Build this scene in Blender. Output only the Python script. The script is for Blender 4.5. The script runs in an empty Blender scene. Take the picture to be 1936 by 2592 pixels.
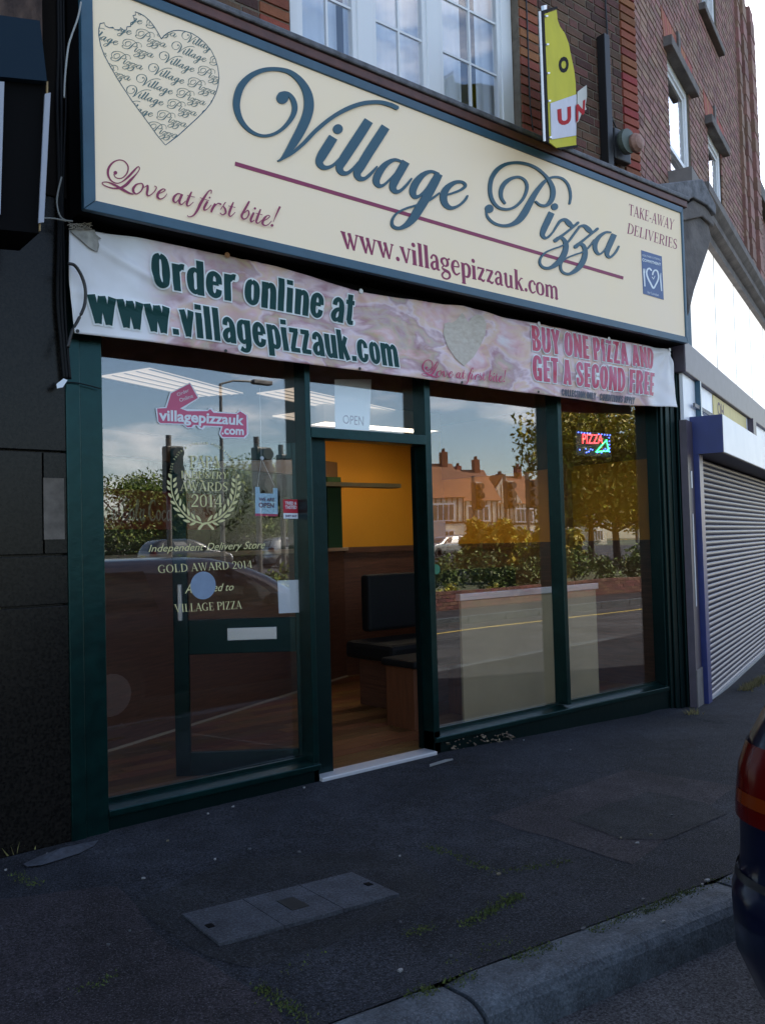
import bpy, bmesh, math, random
from mathutils import Vector, Matrix, noise
random.seed(7)
sc = bpy.context.scene
COL = sc.collection
# ------------------------------------------------------------------ camera (calibrated from the photograph)
YAW, PITCH, ROLL = math.radians(39.18910), math.radians(1.98785), math.radians(-1.56014)
FPX = 2198.065
CAM = Vector((-1.517, -4.319, 1.443))
cf = Vector((math.sin(YAW)*math.cos(PITCH), math.cos(YAW)*math.cos(PITCH), math.sin(PITCH)))
r0 = Vector((math.cos(YAW), -math.sin(YAW), 0)); u0 = r0.cross(cf)
cr = r0*math.cos(ROLL) + u0*math.sin(ROLL); cu = -r0*math.sin(ROLL) + u0*math.cos(ROLL)
cd = bpy.data.cameras.new('camera'); cam = bpy.data.objects.new('camera', cd); COL.objects.link(cam)
cd.sensor_fit = 'VERTICAL'; cd.sensor_height = 24; cd.lens = FPX/2592*24; cd.clip_start = .05; cd.clip_end = 2000
M3 = Matrix((cr, cu, -cf)).transposed(); cam.matrix_world = Matrix.Translation(CAM) @ M3.to_4x4()
sc.camera = cam
# ------------------------------------------------------------------ world, sun, exposure
SUN_EL, SUN_AZ = math.radians(40), math.radians(57)       # azimuth measured from +Y towards +X
W = bpy.data.worlds.new('World'); sc.world = W; W.use_nodes = True
nt = W.node_tree; nt.nodes.clear()
def wn(t, **k):
    n = nt.nodes.new(t)
    for a, b in k.items(): setattr(n, a, b)
    return n
sky = wn('ShaderNodeTexSky', sky_type='NISHITA', sun_disc=False, sun_elevation=SUN_EL, sun_rotation=SUN_AZ, air_density=1.0, dust_density=.9, ozone_density=1.5)
tc = wn('ShaderNodeTexCoord'); mp = wn('ShaderNodeMapping'); mp.inputs['Scale'].default_value = (1.6, 1.6, 5.5)
nz = wn('ShaderNodeTexNoise'); nz.inputs['Scale'].default_value = 2.6; nz.inputs['Detail'].default_value = 7; nz.inputs['Roughness'].default_value = .58
rp = wn('ShaderNodeValToRGB'); rp.color_ramp.elements[0].position = .53; rp.color_ramp.elements[1].position = .70
rp.color_ramp.elements[0].color = (0, 0, 0, 1); rp.color_ramp.elements[1].color = (.62, .62, .62, 1)
mx = wn('ShaderNodeMix', data_type='RGBA'); mx.inputs[7].default_value = (12, 11.2, 10.8, 1)
bg = wn('ShaderNodeBackground'); bg.inputs['Strength'].default_value = .1
wo = wn('ShaderNodeOutputWorld'); L = nt.links.new
L(tc.outputs['Generated'], mp.inputs['Vector']); L(mp.outputs[0], nz.inputs['Vector']); L(nz.outputs['Fac'], rp.inputs[0])
L(rp.outputs[0], mx.inputs[0]); L(sky.outputs[0], mx.inputs[6]); L(mx.outputs[2], bg.inputs[0]); L(bg.outputs[0], wo.inputs[0])
sl = bpy.data.lights.new('sun', 'SUN'); sl.energy = 4.5; sl.angle = math.radians(.5); sl.color = (1, .9, .74)
so = bpy.data.objects.new('sun', sl); COL.objects.link(so)
sd = Vector((math.sin(SUN_AZ)*math.cos(SUN_EL), math.cos(SUN_AZ)*math.cos(SUN_EL), math.sin(SUN_EL)))
so.rotation_euler = sd.to_track_quat('Z', 'Y').to_euler(); so.location = (0, 0, 30)
vs = sc.view_settings; vs.view_transform = 'Standard'; vs.look = 'None'; vs.gamma = 1; vs.use_curve_mapping = False
vs.exposure = 1.8
sc.cycles.use_denoising = True
sc.cycles.max_bounces = 8; sc.cycles.transparent_max_bounces = 16; sc.cycles.caustics_reflective = False; sc.cycles.caustics_refractive = False
sc.cycles.sample_clamp_indirect = 6
# ------------------------------------------------------------------ pixel -> plane helpers (photo pixels 1936 x 2592)
def ray(px, py): return cf + cr*((px-968)/FPX) - cu*((py-1296)/FPX)
def PY(px, py, y=0): k = ray(px, py); return CAM + k*((y-CAM.y)/k.y)
def PZ(px, py, z=0): k = ray(px, py); return CAM + k*((z-CAM.z)/k.z)
def PX(px, py, x=0): k = ray(px, py); return CAM + k*((x-CAM.x)/k.x)
# ------------------------------------------------------------------ scene helpers
def tag(o, label=None, cat=None, group=None, kind=None):
    if label: o['label'] = label
    if cat: o['category'] = cat
    if group: o['group'] = group
    if kind: o['kind'] = kind
    return o
def empty(name, loc=(0, 0, 0), rz=0, label=None, cat=None, group=None, kind=None):
    o = bpy.data.objects.new(name, None); COL.objects.link(o); o.location = loc; o.rotation_euler = (0, 0, rz)
    return tag(o, label, cat, group, kind)
def link(name, me, parent=None, loc=None, world=False):
    o = bpy.data.objects.new(name, me); COL.objects.link(o)
    if parent:
        o.parent = parent
    if loc is not None: o.location = loc
    return o
class MB:
    def __init__(s): s.v = []; s.f = []; s.sm = False
    def add(s, vs, fs):
        n = len(s.v); s.v += [tuple(v) for v in vs]; s.f += [tuple(i+n for i in f) for f in fs]; return s
    def box(s, x0, y0, z0, x1, y1, z1):
        v = [(x0,y0,z0),(x1,y0,z0),(x1,y1,z0),(x0,y1,z0),(x0,y0,z1),(x1,y0,z1),(x1,y1,z1),(x0,y1,z1)]
        return s.add(v, [(0,3,2,1),(4,5,6,7),(0,1,5,4),(1,2,6,5),(2,3,7,6),(3,0,4,7)])
    def quad(s, a, b, c, d): return s.add([a, b, c, d], [(0, 1, 2, 3)])
    def prism(s, poly, vec):
        "polygon (3D points) extruded along vec"
        n = len(poly); vec = Vector(vec); a = [Vector(p) for p in poly]; b = [p+vec for p in a]
        return s.add(a+b, [tuple(range(n)), tuple(range(2*n-1, n-1, -1))] + [(i, i+n, (i+1) % n+n, (i+1) % n) for i in range(n)])
    def tube(s, pts, r, n=6, cap=True):
        pts = [Vector(p) for p in pts]; rings = []
        rr = r if isinstance(r, (list, tuple)) else [r]*len(pts)
        for i, p in enumerate(pts):
            t = (pts[min(i+1, len(pts)-1)]-pts[max(i-1, 0)]).normalized()
            a = t.cross(Vector((0, 0, 1)) if abs(t.z) < .9 else Vector((1, 0, 0))).normalized(); b = t.cross(a)
            rings.append([p + (a*math.cos(k*2*math.pi/n)+b*math.sin(k*2*math.pi/n))*rr[i] for k in range(n)])
        v = [q for r_ in rings for q in r_]; f = []
        for i in range(len(pts)-1):
            for k in range(n): f.append((i*n+k, i*n+(k+1) % n, (i+1)*n+(k+1) % n, (i+1)*n+k))
        if cap: f += [tuple(range(n-1, -1, -1)), tuple(range((len(pts)-1)*n, len(pts)*n))]
        return s.add(v, f)
    def lathe(s, c, prof, axis='z', n=16):
        "prof: (radius, height) list round axis through c"
        v = []; f = []
        for r_, h in prof:
            for k in range(n):
                a = k*2*math.pi/n; x, y = r_*math.cos(a), r_*math.sin(a)
                p = (x, y, h) if axis == 'z' else ((x, h, y) if axis == 'y' else (h, x, y))
                v.append((c[0]+p[0], c[1]+p[1], c[2]+p[2]))
        for i in range(len(prof)-1):
            for k in range(n): f.append((i*n+k, i*n+(k+1) % n, (i+1)*n+(k+1) % n, (i+1)*n+k))
        f += [tuple(range(n-1, -1, -1)), tuple(range((len(prof)-1)*n, len(prof)*n))]
        return s.add(v, f)
    def mesh(s, name, m, smooth=False):
        me = bpy.data.meshes.new(name); me.from_pydata(s.v, [], s.f)
        if m: me.materials.append(m)
        if smooth or s.sm: me.polygons.foreach_set('use_smooth', [True]*len(me.polygons))
        me.update(); return me
    def build(s, name, m, parent=None, smooth=False, bevel=0, kind=None, recalc=False):
        me = s.mesh(name, m, smooth)
        if recalc or bevel:
            bm = bmesh.new(); bm.from_mesh(me); bmesh.ops.recalc_face_normals(bm, faces=bm.faces); bm.to_mesh(me); bm.free()
        o = link(name, me, parent)
        if bevel:
            b = o.modifiers.new('bevel', 'BEVEL'); b.width = bevel; b.segments = 2; b.limit_method = 'ANGLE'
        if kind: o['kind'] = kind
        return o
def boxo(name, m, parent, *b, bevel=0, kind=None): return MB().box(*b).build(name, m, parent, bevel=bevel, kind=kind)
# ------------------------------------------------------------------ materials
def mat(name, col, rough=.6, metal=0, var=.0, vscale=3, bump=0, bscale=40, col2=None, spec=.5, grain=None, island=0, coat=0, detail=6, trans=0):
    m = bpy.data.materials.new(name); m.use_nodes = True; t = m.node_tree; N = t.nodes; K = t.links.new
    b = N['Principled BSDF']; b.inputs['Roughness'].default_value = rough; b.inputs['Metallic'].default_value = metal
    b.inputs['Specular IOR Level'].default_value = spec; b.inputs['Coat Weight'].default_value = coat
    b.inputs['Base Color'].default_value = (*col, 1)
    c = None
    tcn = N.new('ShaderNodeTexCoord')
    if var or col2 or grain:
        mpn = N.new('ShaderNodeMapping'); K(tcn.outputs['Object'], mpn.inputs[0])
        mpn.inputs['Scale'].default_value = grain or (1, 1, 1)
        n = N.new('ShaderNodeTexNoise'); n.inputs['Scale'].default_value = vscale; n.inputs['Detail'].default_value = detail; n.inputs['Roughness'].default_value = .6
        K(mpn.outputs[0], n.inputs['Vector'])
        r = N.new('ShaderNodeValToRGB'); K(n.outputs['Fac'], r.inputs[0])
        r.color_ramp.elements[0].position = .32; r.color_ramp.elements[1].position = .68
        c2 = col2 or tuple(x*(1-var) for x in col)
        c1 = col if col2 else tuple(min(1, x*(1+var)) for x in col)
        r.color_ramp.elements[0].color = (*c2, 1); r.color_ramp.elements[1].color = (*c1, 1)
        c = r.outputs[0]
    if island:
        g = N.new('ShaderNodeNewGeometry'); oi = N.new('ShaderNodeObjectInfo'); ad = N.new('ShaderNodeMath'); ad.operation = 'ADD'
        fr = N.new('ShaderNodeMath'); fr.operation = 'FRACT'; K(g.outputs['Random Per Island'], ad.inputs[0]); K(oi.outputs['Random'], ad.inputs[1]); K(ad.outputs[0], fr.inputs[0])
        hs = N.new('ShaderNodeHueSaturation'); mr = N.new('ShaderNodeMapRange'); mr.inputs[3].default_value = 1-island; mr.inputs[4].default_value = 1+island
        mh = N.new('ShaderNodeMath'); mh.operation = 'MULTIPLY_ADD'; mh.inputs[1].default_value = .05; mh.inputs[2].default_value = .475
        f2 = N.new('ShaderNodeMath'); f2.operation = 'MULTIPLY'; f2.inputs[1].default_value = 7.31; f3 = N.new('ShaderNodeMath'); f3.operation = 'FRACT'
        K(fr.outputs[0], f2.inputs[0]); K(f2.outputs[0], f3.inputs[0]); K(f3.outputs[0], mh.inputs[0]); K(mh.outputs[0], hs.inputs['Hue'])
        K(fr.outputs[0], mr.inputs[0]); K(mr.outputs[0], hs.inputs['Value'])
        if c: K(c, hs.inputs['Color'])
        else: hs.inputs['Color'].default_value = (*col, 1)
        c = hs.outputs[0]
    if c: K(c, b.inputs['Base Color'])
    if bump:
        n2 = N.new('ShaderNodeTexNoise'); n2.inputs['Scale'].default_value = bscale; n2.inputs['Detail'].default_value = 5; K(tcn.outputs['Object'], n2.inputs['Vector'])
        bp = N.new('ShaderNodeBump'); bp.inputs['Strength'].default_value = bump; bp.inputs['Distance'].default_value = .01
        K(n2.outputs['Fac'], bp.inputs['Height']); K(bp.outputs[0], b.inputs['Normal'])
    if trans:
        b.inputs['Subsurface Weight'].default_value = trans
    return m
def emat(name, col, s):
    m = bpy.data.materials.new(name); m.use_nodes = True; b = m.node_tree.nodes['Principled BSDF']
    b.inputs['Base Color'].default_value = (*[c*.6 for c in col], 1); b.inputs['Emission Color'].default_value = (*col, 1); b.inputs['Emission Strength'].default_value = s
    return m
def glassmat(name, f0=.045, tint=(1, 1, 1), bump=.02, rough=0.0):
    m = bpy.data.materials.new(name); m.use_nodes = True; t = m.node_tree; N = t.nodes; K = t.links.new; N.clear()
    o = N.new('ShaderNodeOutputMaterial'); mixs = N.new('ShaderNodeMixShader'); tr = N.new('ShaderNodeBsdfTransparent'); gl = N.new('ShaderNodeBsdfGlossy')
    tr.inputs[0].default_value = (*tint, 1); gl.inputs['Roughness'].default_value = rough; gl.inputs[0].default_value = (1, 1, 1, 1)
    lw = N.new('ShaderNodeLayerWeight'); lw.inputs['Blend'].default_value = .5
    p = N.new('ShaderNodeMath'); p.operation = 'POWER'; p.inputs[1].default_value = 5
    ma = N.new('ShaderNodeMath'); ma.operation = 'MULTIPLY_ADD'; ma.inputs[1].default_value = 1-f0; ma.inputs[2].default_value = f0
    K(lw.outputs['Facing'], p.inputs[0]); K(p.outputs[0], ma.inputs[0]); K(ma.outputs[0], mixs.inputs[0]); K(tr.outputs[0], mixs.inputs[1]); K(gl.outputs[0], mixs.inputs[2]); K(mixs.outputs[0], o.inputs[0])
    if bump:
        tcn = N.new('ShaderNodeTexCoord'); n2 = N.new('ShaderNodeTexNoise'); n2.inputs['Scale'].default_value = 1.3; n2.inputs['Detail'].default_value = 0
        bp = N.new('ShaderNodeBump'); bp.inputs['Strength'].default_value = bump; bp.inputs['Distance'].default_value = .05
        K(tcn.outputs['Object'], n2.inputs['Vector']); K(n2.outputs['Fac'], bp.inputs['Height']); K(bp.outputs[0], gl.inputs['Normal'])
    return m
# ------------------------------------------------------------------ lettering engine: strokes with a width at every point
def cr_spline(pts, n):
    out = []; P = [pts[0]] + list(pts) + [pts[-1]]
    for i in range(1, len(P)-2):
        a, b, c, d = P[i-1], P[i], P[i+1], P[i+2]
        for k in range(n):
            t = k/n; t2 = t*t; t3 = t2*t
            out.append(tuple(.5*((2*b[j]) + (c[j]-a[j])*t + (2*a[j]-5*b[j]+4*c[j]-d[j])*t2 + (3*b[j]-a[j]-3*c[j]+d[j])*t3) for j in range(3)))
    out.append(tuple(pts[-1])); return out
def ribbon(pts, cap=True):
    "centre line with widths -> list of (left, right) pairs, round caps tapered in"
    L_ = []
    n = len(pts)
    for i, p in enumerate(pts):
        a = pts[max(0, i-1)]; b = pts[min(n-1, i+1)]
        dx, dy = b[0]-a[0], b[1]-a[1]; l = math.hypot(dx, dy) or 1e-9
        nx, ny = -dy/l, dx/l; h = max(p[2], 1e-4)/2
        L_.append(((p[0]+nx*h, p[1]+ny*h), (p[0]-nx*h, p[1]-ny*h)))
    if cap:
        for end in (0, -1):
            p = pts[end]; q = pts[1] if end == 0 else pts[-2]
            dx, dy = p[0]-q[0], p[1]-q[1]; l = math.hypot(dx, dy) or 1e-9; dx /= l; dy /= l; h = p[2]/2
            add = []
            for a in (.38, .7, .92, 1.0):
                c = math.sqrt(max(0, 1-a*a)); ex, ey = p[0]+dx*a*h, p[1]+dy*a*h; nx, ny = -dy*h*c, dx*h*c
                add.append(((ex+nx, ey+ny), (ex-nx, ey-ny)))
            if end == 0: L_ = [(r, l_) for l_, r in add[::-1]] + L_
            else: L_ = L_ + add
    return L_
def disc(x, y, r, n=14):
    return [((x-r*math.cos(a), y+r*math.sin(a)), (x-r*math.cos(a), y-r*math.sin(a))) for a in [math.pi*(.02+.96*k/(n-1)) for k in range(n)]]
def strokes_to_mesh(mb, strokes, mapf, depth=0.0, n=6, base=0.0, keep=None, ramp=1.5e-5):
    """strokes: ('c'|'l'|'b'|'d', pts) ; mapf(u, v, d) -> 3D, d = distance off the surface"""
    zoff = base
    for kind, pts in strokes:
        if kind == 'd': R_ = disc(*pts)
        else: R_ = ribbon(cr_spline(pts, n) if kind in 'cb' else pts, cap=(kind == 'c'))
        prev = None
        for i, (a, b) in enumerate(R_):
            zoff += ramp
            if prev:
                (c, d_, z0) = prev
                if keep is None or keep((a[0]+b[0])/2, (a[1]+b[1])/2):
                    D = depth+zoff
                    A, B, Cc, Dd = mapf(*a, D), mapf(*b, D), mapf(*d_, depth+z0), mapf(*c, depth+z0)
                    if depth > 0:
                        A0, B0, C0, D0 = mapf(*a, 0), mapf(*b, 0), mapf(*d_, 0), mapf(*c, 0)
                        mb.add([A, B, Cc, Dd, A0, B0, C0, D0], [(0, 1, 2, 3), (0, 3, 7, 4), (1, 5, 6, 2)])
                        if i == 1: mb.add([Cc, Dd, D0, C0], [(0, 1, 2, 3)])
                        if i == len(R_)-1: mb.add([A, B, B0, A0], [(0, 1, 2, 3)])
                    else: mb.add([A, B, Cc, Dd], [(0, 1, 2, 3)])
            prev = (a, b, zoff)
        zoff += ramp*4
    return mb
def Z2(ox, oy, s):
    "zoomed-view coordinates -> photo pixels"
    def f(pts): return [(ox+x/s, oy+y/s, w/s) for x, y, w in pts]
    return f
q = Z2(570, 130, 2.5415)
def dsc(f, x, y, r): p = f([(x, y, r)])[0]; return ('d', p)
VIL = {
 'V': [dsc(q, 366, 302, 38), ('c', q([(350,275,20),(378,268,18),(408,280,24),(435,318,32),(445,372,34),(425,430,30),(372,495,24),(305,536,20),(232,545,18),(160,515,22),(102,452,30),(73,372,40),(75,298,46),(103,222,46),(163,160,36),(240,125,28),(320,117,24),(400,132,28),(460,172,36),(505,228,46),(530,290,56),(535,360,62),(518,432,62),(482,512,60),(438,590,52),(400,648,38),(366,690,22),(342,706,12)])),
       ('c', q([(340,706,12),(420,662,20),(500,595,24),(580,512,26),(680,430,26),(780,373,28),(880,338,26),(980,330,24),(1050,345,26),(1098,366,26)]))],
 'i': [dsc(q, 722, 502, 31), ('b', q([(692,555,60),(652,620,62),(618,675,60),(603,715,46),(622,745,34),(655,750,24),(695,732,20),(735,692,16),(765,655,12)]))],
 'l': [('b', q([(920,448,60),(868,530,62),(812,615,62),(760,695,60),(733,748,48),(748,782,34),(783,785,24),(822,755,20),(856,712,12)]))],
 'l2': [('b', q([(1028,488,58),(975,570,60),(920,655,60),(872,735,58),(846,785,48),(860,818,34),(894,820,24),(934,788,20),(975,742,12)]))],
 'a': [('c', q([(1135,712,12),(1085,700,22),(1030,728,36),(988,780,46),(968,832,44),(985,866,28),(1018,860,18),(1068,812,12),(1112,758,8)])), ('b', q([(1158,712,52),(1122,775,52),(1085,840,52),(1075,880,42),(1095,905,28),(1128,895,20),(1168,855,16),(1196,818,10)]))],
 'g': [('c', q([(1368,788,12),(1320,775,20),(1270,795,34),(1225,845,46),(1203,900,44),(1216,936,30),(1248,930,18),(1292,884,14),(1335,822,20)])), ('b', q([(1370,790,50),(1335,860,54),(1290,940,56),(1240,1020,58),(1205,1075,52),(1160,1120,36),(1112,1140,22),(1075,1126,20),(1070,1090,16),(1095,1048,14),(1150,1016,14),(1230,990,14),(1310,958,16),(1375,912,12)]))],
 'e': [('c', q([(1392,932,12),(1455,915,14),(1512,892,16),(1540,866,20),(1520,843,18),(1472,846,26),(1422,882,40),(1400,932,46),(1412,985,38),(1450,1010,24),(1500,992,16),(1538,958,16),(1553,932,12)]))]}
q = Z2(1180, 370, 3.9333)
PIZ = {
 'P': [dsc(q, 222, 625, 42), ('c', q([(190,648,14),(205,705,24),(250,755,26),(310,785,26),(380,795,30),(450,780,42),(515,740,60),(570,670,68),(620,580,62),(668,490,52),(720,415,42),(775,352,32),(830,318,24),(890,310,22),(950,327,22),(998,375,24),(1023,440,24),(1030,510,22),(1020,575,18)])),
       ('c', q([(375,570,22),(343,520,30),(337,455,38),(358,395,42),(402,347,40),(460,318,30),(520,312,24),(570,340,24),(595,390,28),(590,450,28),(560,520,26),(510,580,26),(450,620,26),(380,632,24),(310,612,26),(258,555,32),(232,480,34),(230,390,36),(250,310,40),(300,237,42),(370,190,36),(450,170,28),(530,170,28),(620,190,26),(700,230,26),(770,290,26),(822,360,38),(850,430,46),(850,500,46),(825,560,42),(780,595,30),(725,590,22),(680,555,16)]))],
 'i': [dsc(q, 872, 605, 34), ('b', q([(843,664,60),(802,750,62),(765,830,58),(752,885,44),(780,917,26),(822,895,20),(860,850,16)]))],
 'z': [('c', q([(855,860,16),(890,802,22),(930,747,28),(975,735,34),(1012,768,50),(1045,797,34),(1075,790,24),(1103,765,26)])), ('c', q([(1100,768,22),(1040,820,22),(960,882,24),(880,940,40)])), ('c', q([(898,915,22),(950,920,32),(983,975,46),(978,1040,54),(948,1110,56),(890,1175,50),(820,1215,32),(760,1210,24),(725,1170,22),(732,1115,20),(780,1062,18),(850,1028,16),(930,1000,16),(1000,960,18),(1062,880,20),(1120,802,20)]))],
 'z2': [('c', q([(1118,802,20),(1165,795,32),(1205,828,48),(1240,858,34),(1268,850,24),(1297,825,26)])), ('c', q([(1295,828,22),(1230,880,22),(1150,945,24),(1082,1002,40)])), ('c', q([(1098,978,22),(1150,985,34),(1175,1040,44),(1168,1110,52),(1135,1180,54),(1080,1240,44),(1010,1275,26),(950,1255,22),(930,1205,22),(947,1150,18),(1000,1112,16),(1080,1080,16),(1150,1055,16),(1212,1008,16),(1265,935,14)]))],
 'a': [('c', q([(1430,860,14),(1380,860,24),(1320,900,36),(1280,960,46),(1275,1020,42),(1300,1070,28),(1335,1070,18),(1380,1020,14),(1430,930,10)])), ('b', q([(1465,880,52),(1430,960,54),(1400,1030,50),(1393,1080,38),(1420,1108,24),(1460,1080,20),(1490,1040,20),(1512,995,14)]))]}
q = Z2(240, 380, 3.304)
LOVE = [dsc(q, 174, 190, 16), ('c', q([(162,205,9),(175,228,8),(205,238,9),(240,228,10),(272,190,12),(280,140,12),(252,97,10),(205,83,9),(152,105,14),(116,155,20),(113,210,18),(140,258,12),(185,278,9),(230,265,10),(280,225,18),(320,182,18),(362,140,9),(374,160,8),(348,200,10),(300,252,22),(255,297,24),(200,320,15),(140,318,11),(82,297,9),(62,275,8),(100,268,8),(160,290,16),(230,330,22),(290,362,16),(322,370,8)])),
 ('c', q([(375,280,8),(345,292,16),(321,325,22),(326,355,18),(350,368,10),(385,345,11),(403,307,14),(395,283,10),(375,280,8)])), ('c', q([(400,318,6),(425,306,7),(440,300,16),(440,330,20),(434,365,18),(445,384,12),(470,374,8),(500,345,9),(514,315,8),(500,303,7)])),
 ('c', q([(515,372,7),(560,356,8),(587,337,9),(567,328,9),(533,355,20),(522,392,20),(545,412,11),(580,397,8),(600,370,6)])),
 ('c', q([(717,372,8),(690,368,12),(661,395,20),(655,428,18),(676,440,9),(710,402,7)])), ('b', q([(728,372,20),(706,420,22),(706,448,16),(725,457,9),(757,428,6)])),
 ('b', q([(806,352,12),(777,415,22),(765,455,18),(780,471,9),(822,438,6)])), ('l', q([(768,383,6),(832,398,6)])),
 ('c', q([(968,365,8),(970,342,9),(950,345,10),(917,390,18),(880,450,24),(852,508,20),(820,550,13),(785,562,8),(769,552,7)])), ('l', q([(874,402,6),(950,428,6)])),
 ('b', q([(938,432,18),(912,480,20),(910,505,13),(938,497,7),(970,462,6)])), dsc(q, 955, 402, 8),
 ('b', q([(1002,452,20),(975,500,20),(968,526,14)])), ('c', q([(985,492,6),(1020,452,9),(1046,457,15)])),
 ('c', q([(1046,500,6),(1088,440,8),(1068,470,9),(1084,500,17),(1086,530,15),(1062,546,9),(1042,532,9)])),
 ('b', q([(1152,440,11),(1127,500,20),(1115,543,16),(1130,559,9),(1167,525,6)])), ('l', q([(1110,472,6),(1168,486,6)])),
 ('c', q([(1281,438,16),(1242,510,20),(1220,555,19),(1236,582,13),(1265,570,10),(1281,535,14),(1270,510,11),(1245,530,6)])),
 ('b', q([(1322,527,18),(1297,580,20),(1300,606,12),(1327,590,6)])), dsc(q, 1330, 494, 10),
 ('b', q([(1377,500,12),(1352,565,20),(1340,605,16),(1357,617,9),(1388,590,6)])), ('l', q([(1335,533,6),(1392,548,6)])),
 ('c', q([(1387,602,7),(1425,586,8),(1452,562,9),(1436,552,9),(1407,577,19),(1392,617,20),(1412,637,11),(1442,627,8),(1467,600,6)])),
 ('l', q([(1538,478,18),(1505,550,12),(1482,608,4)])), dsc(q, 1471, 636, 12)]
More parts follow.
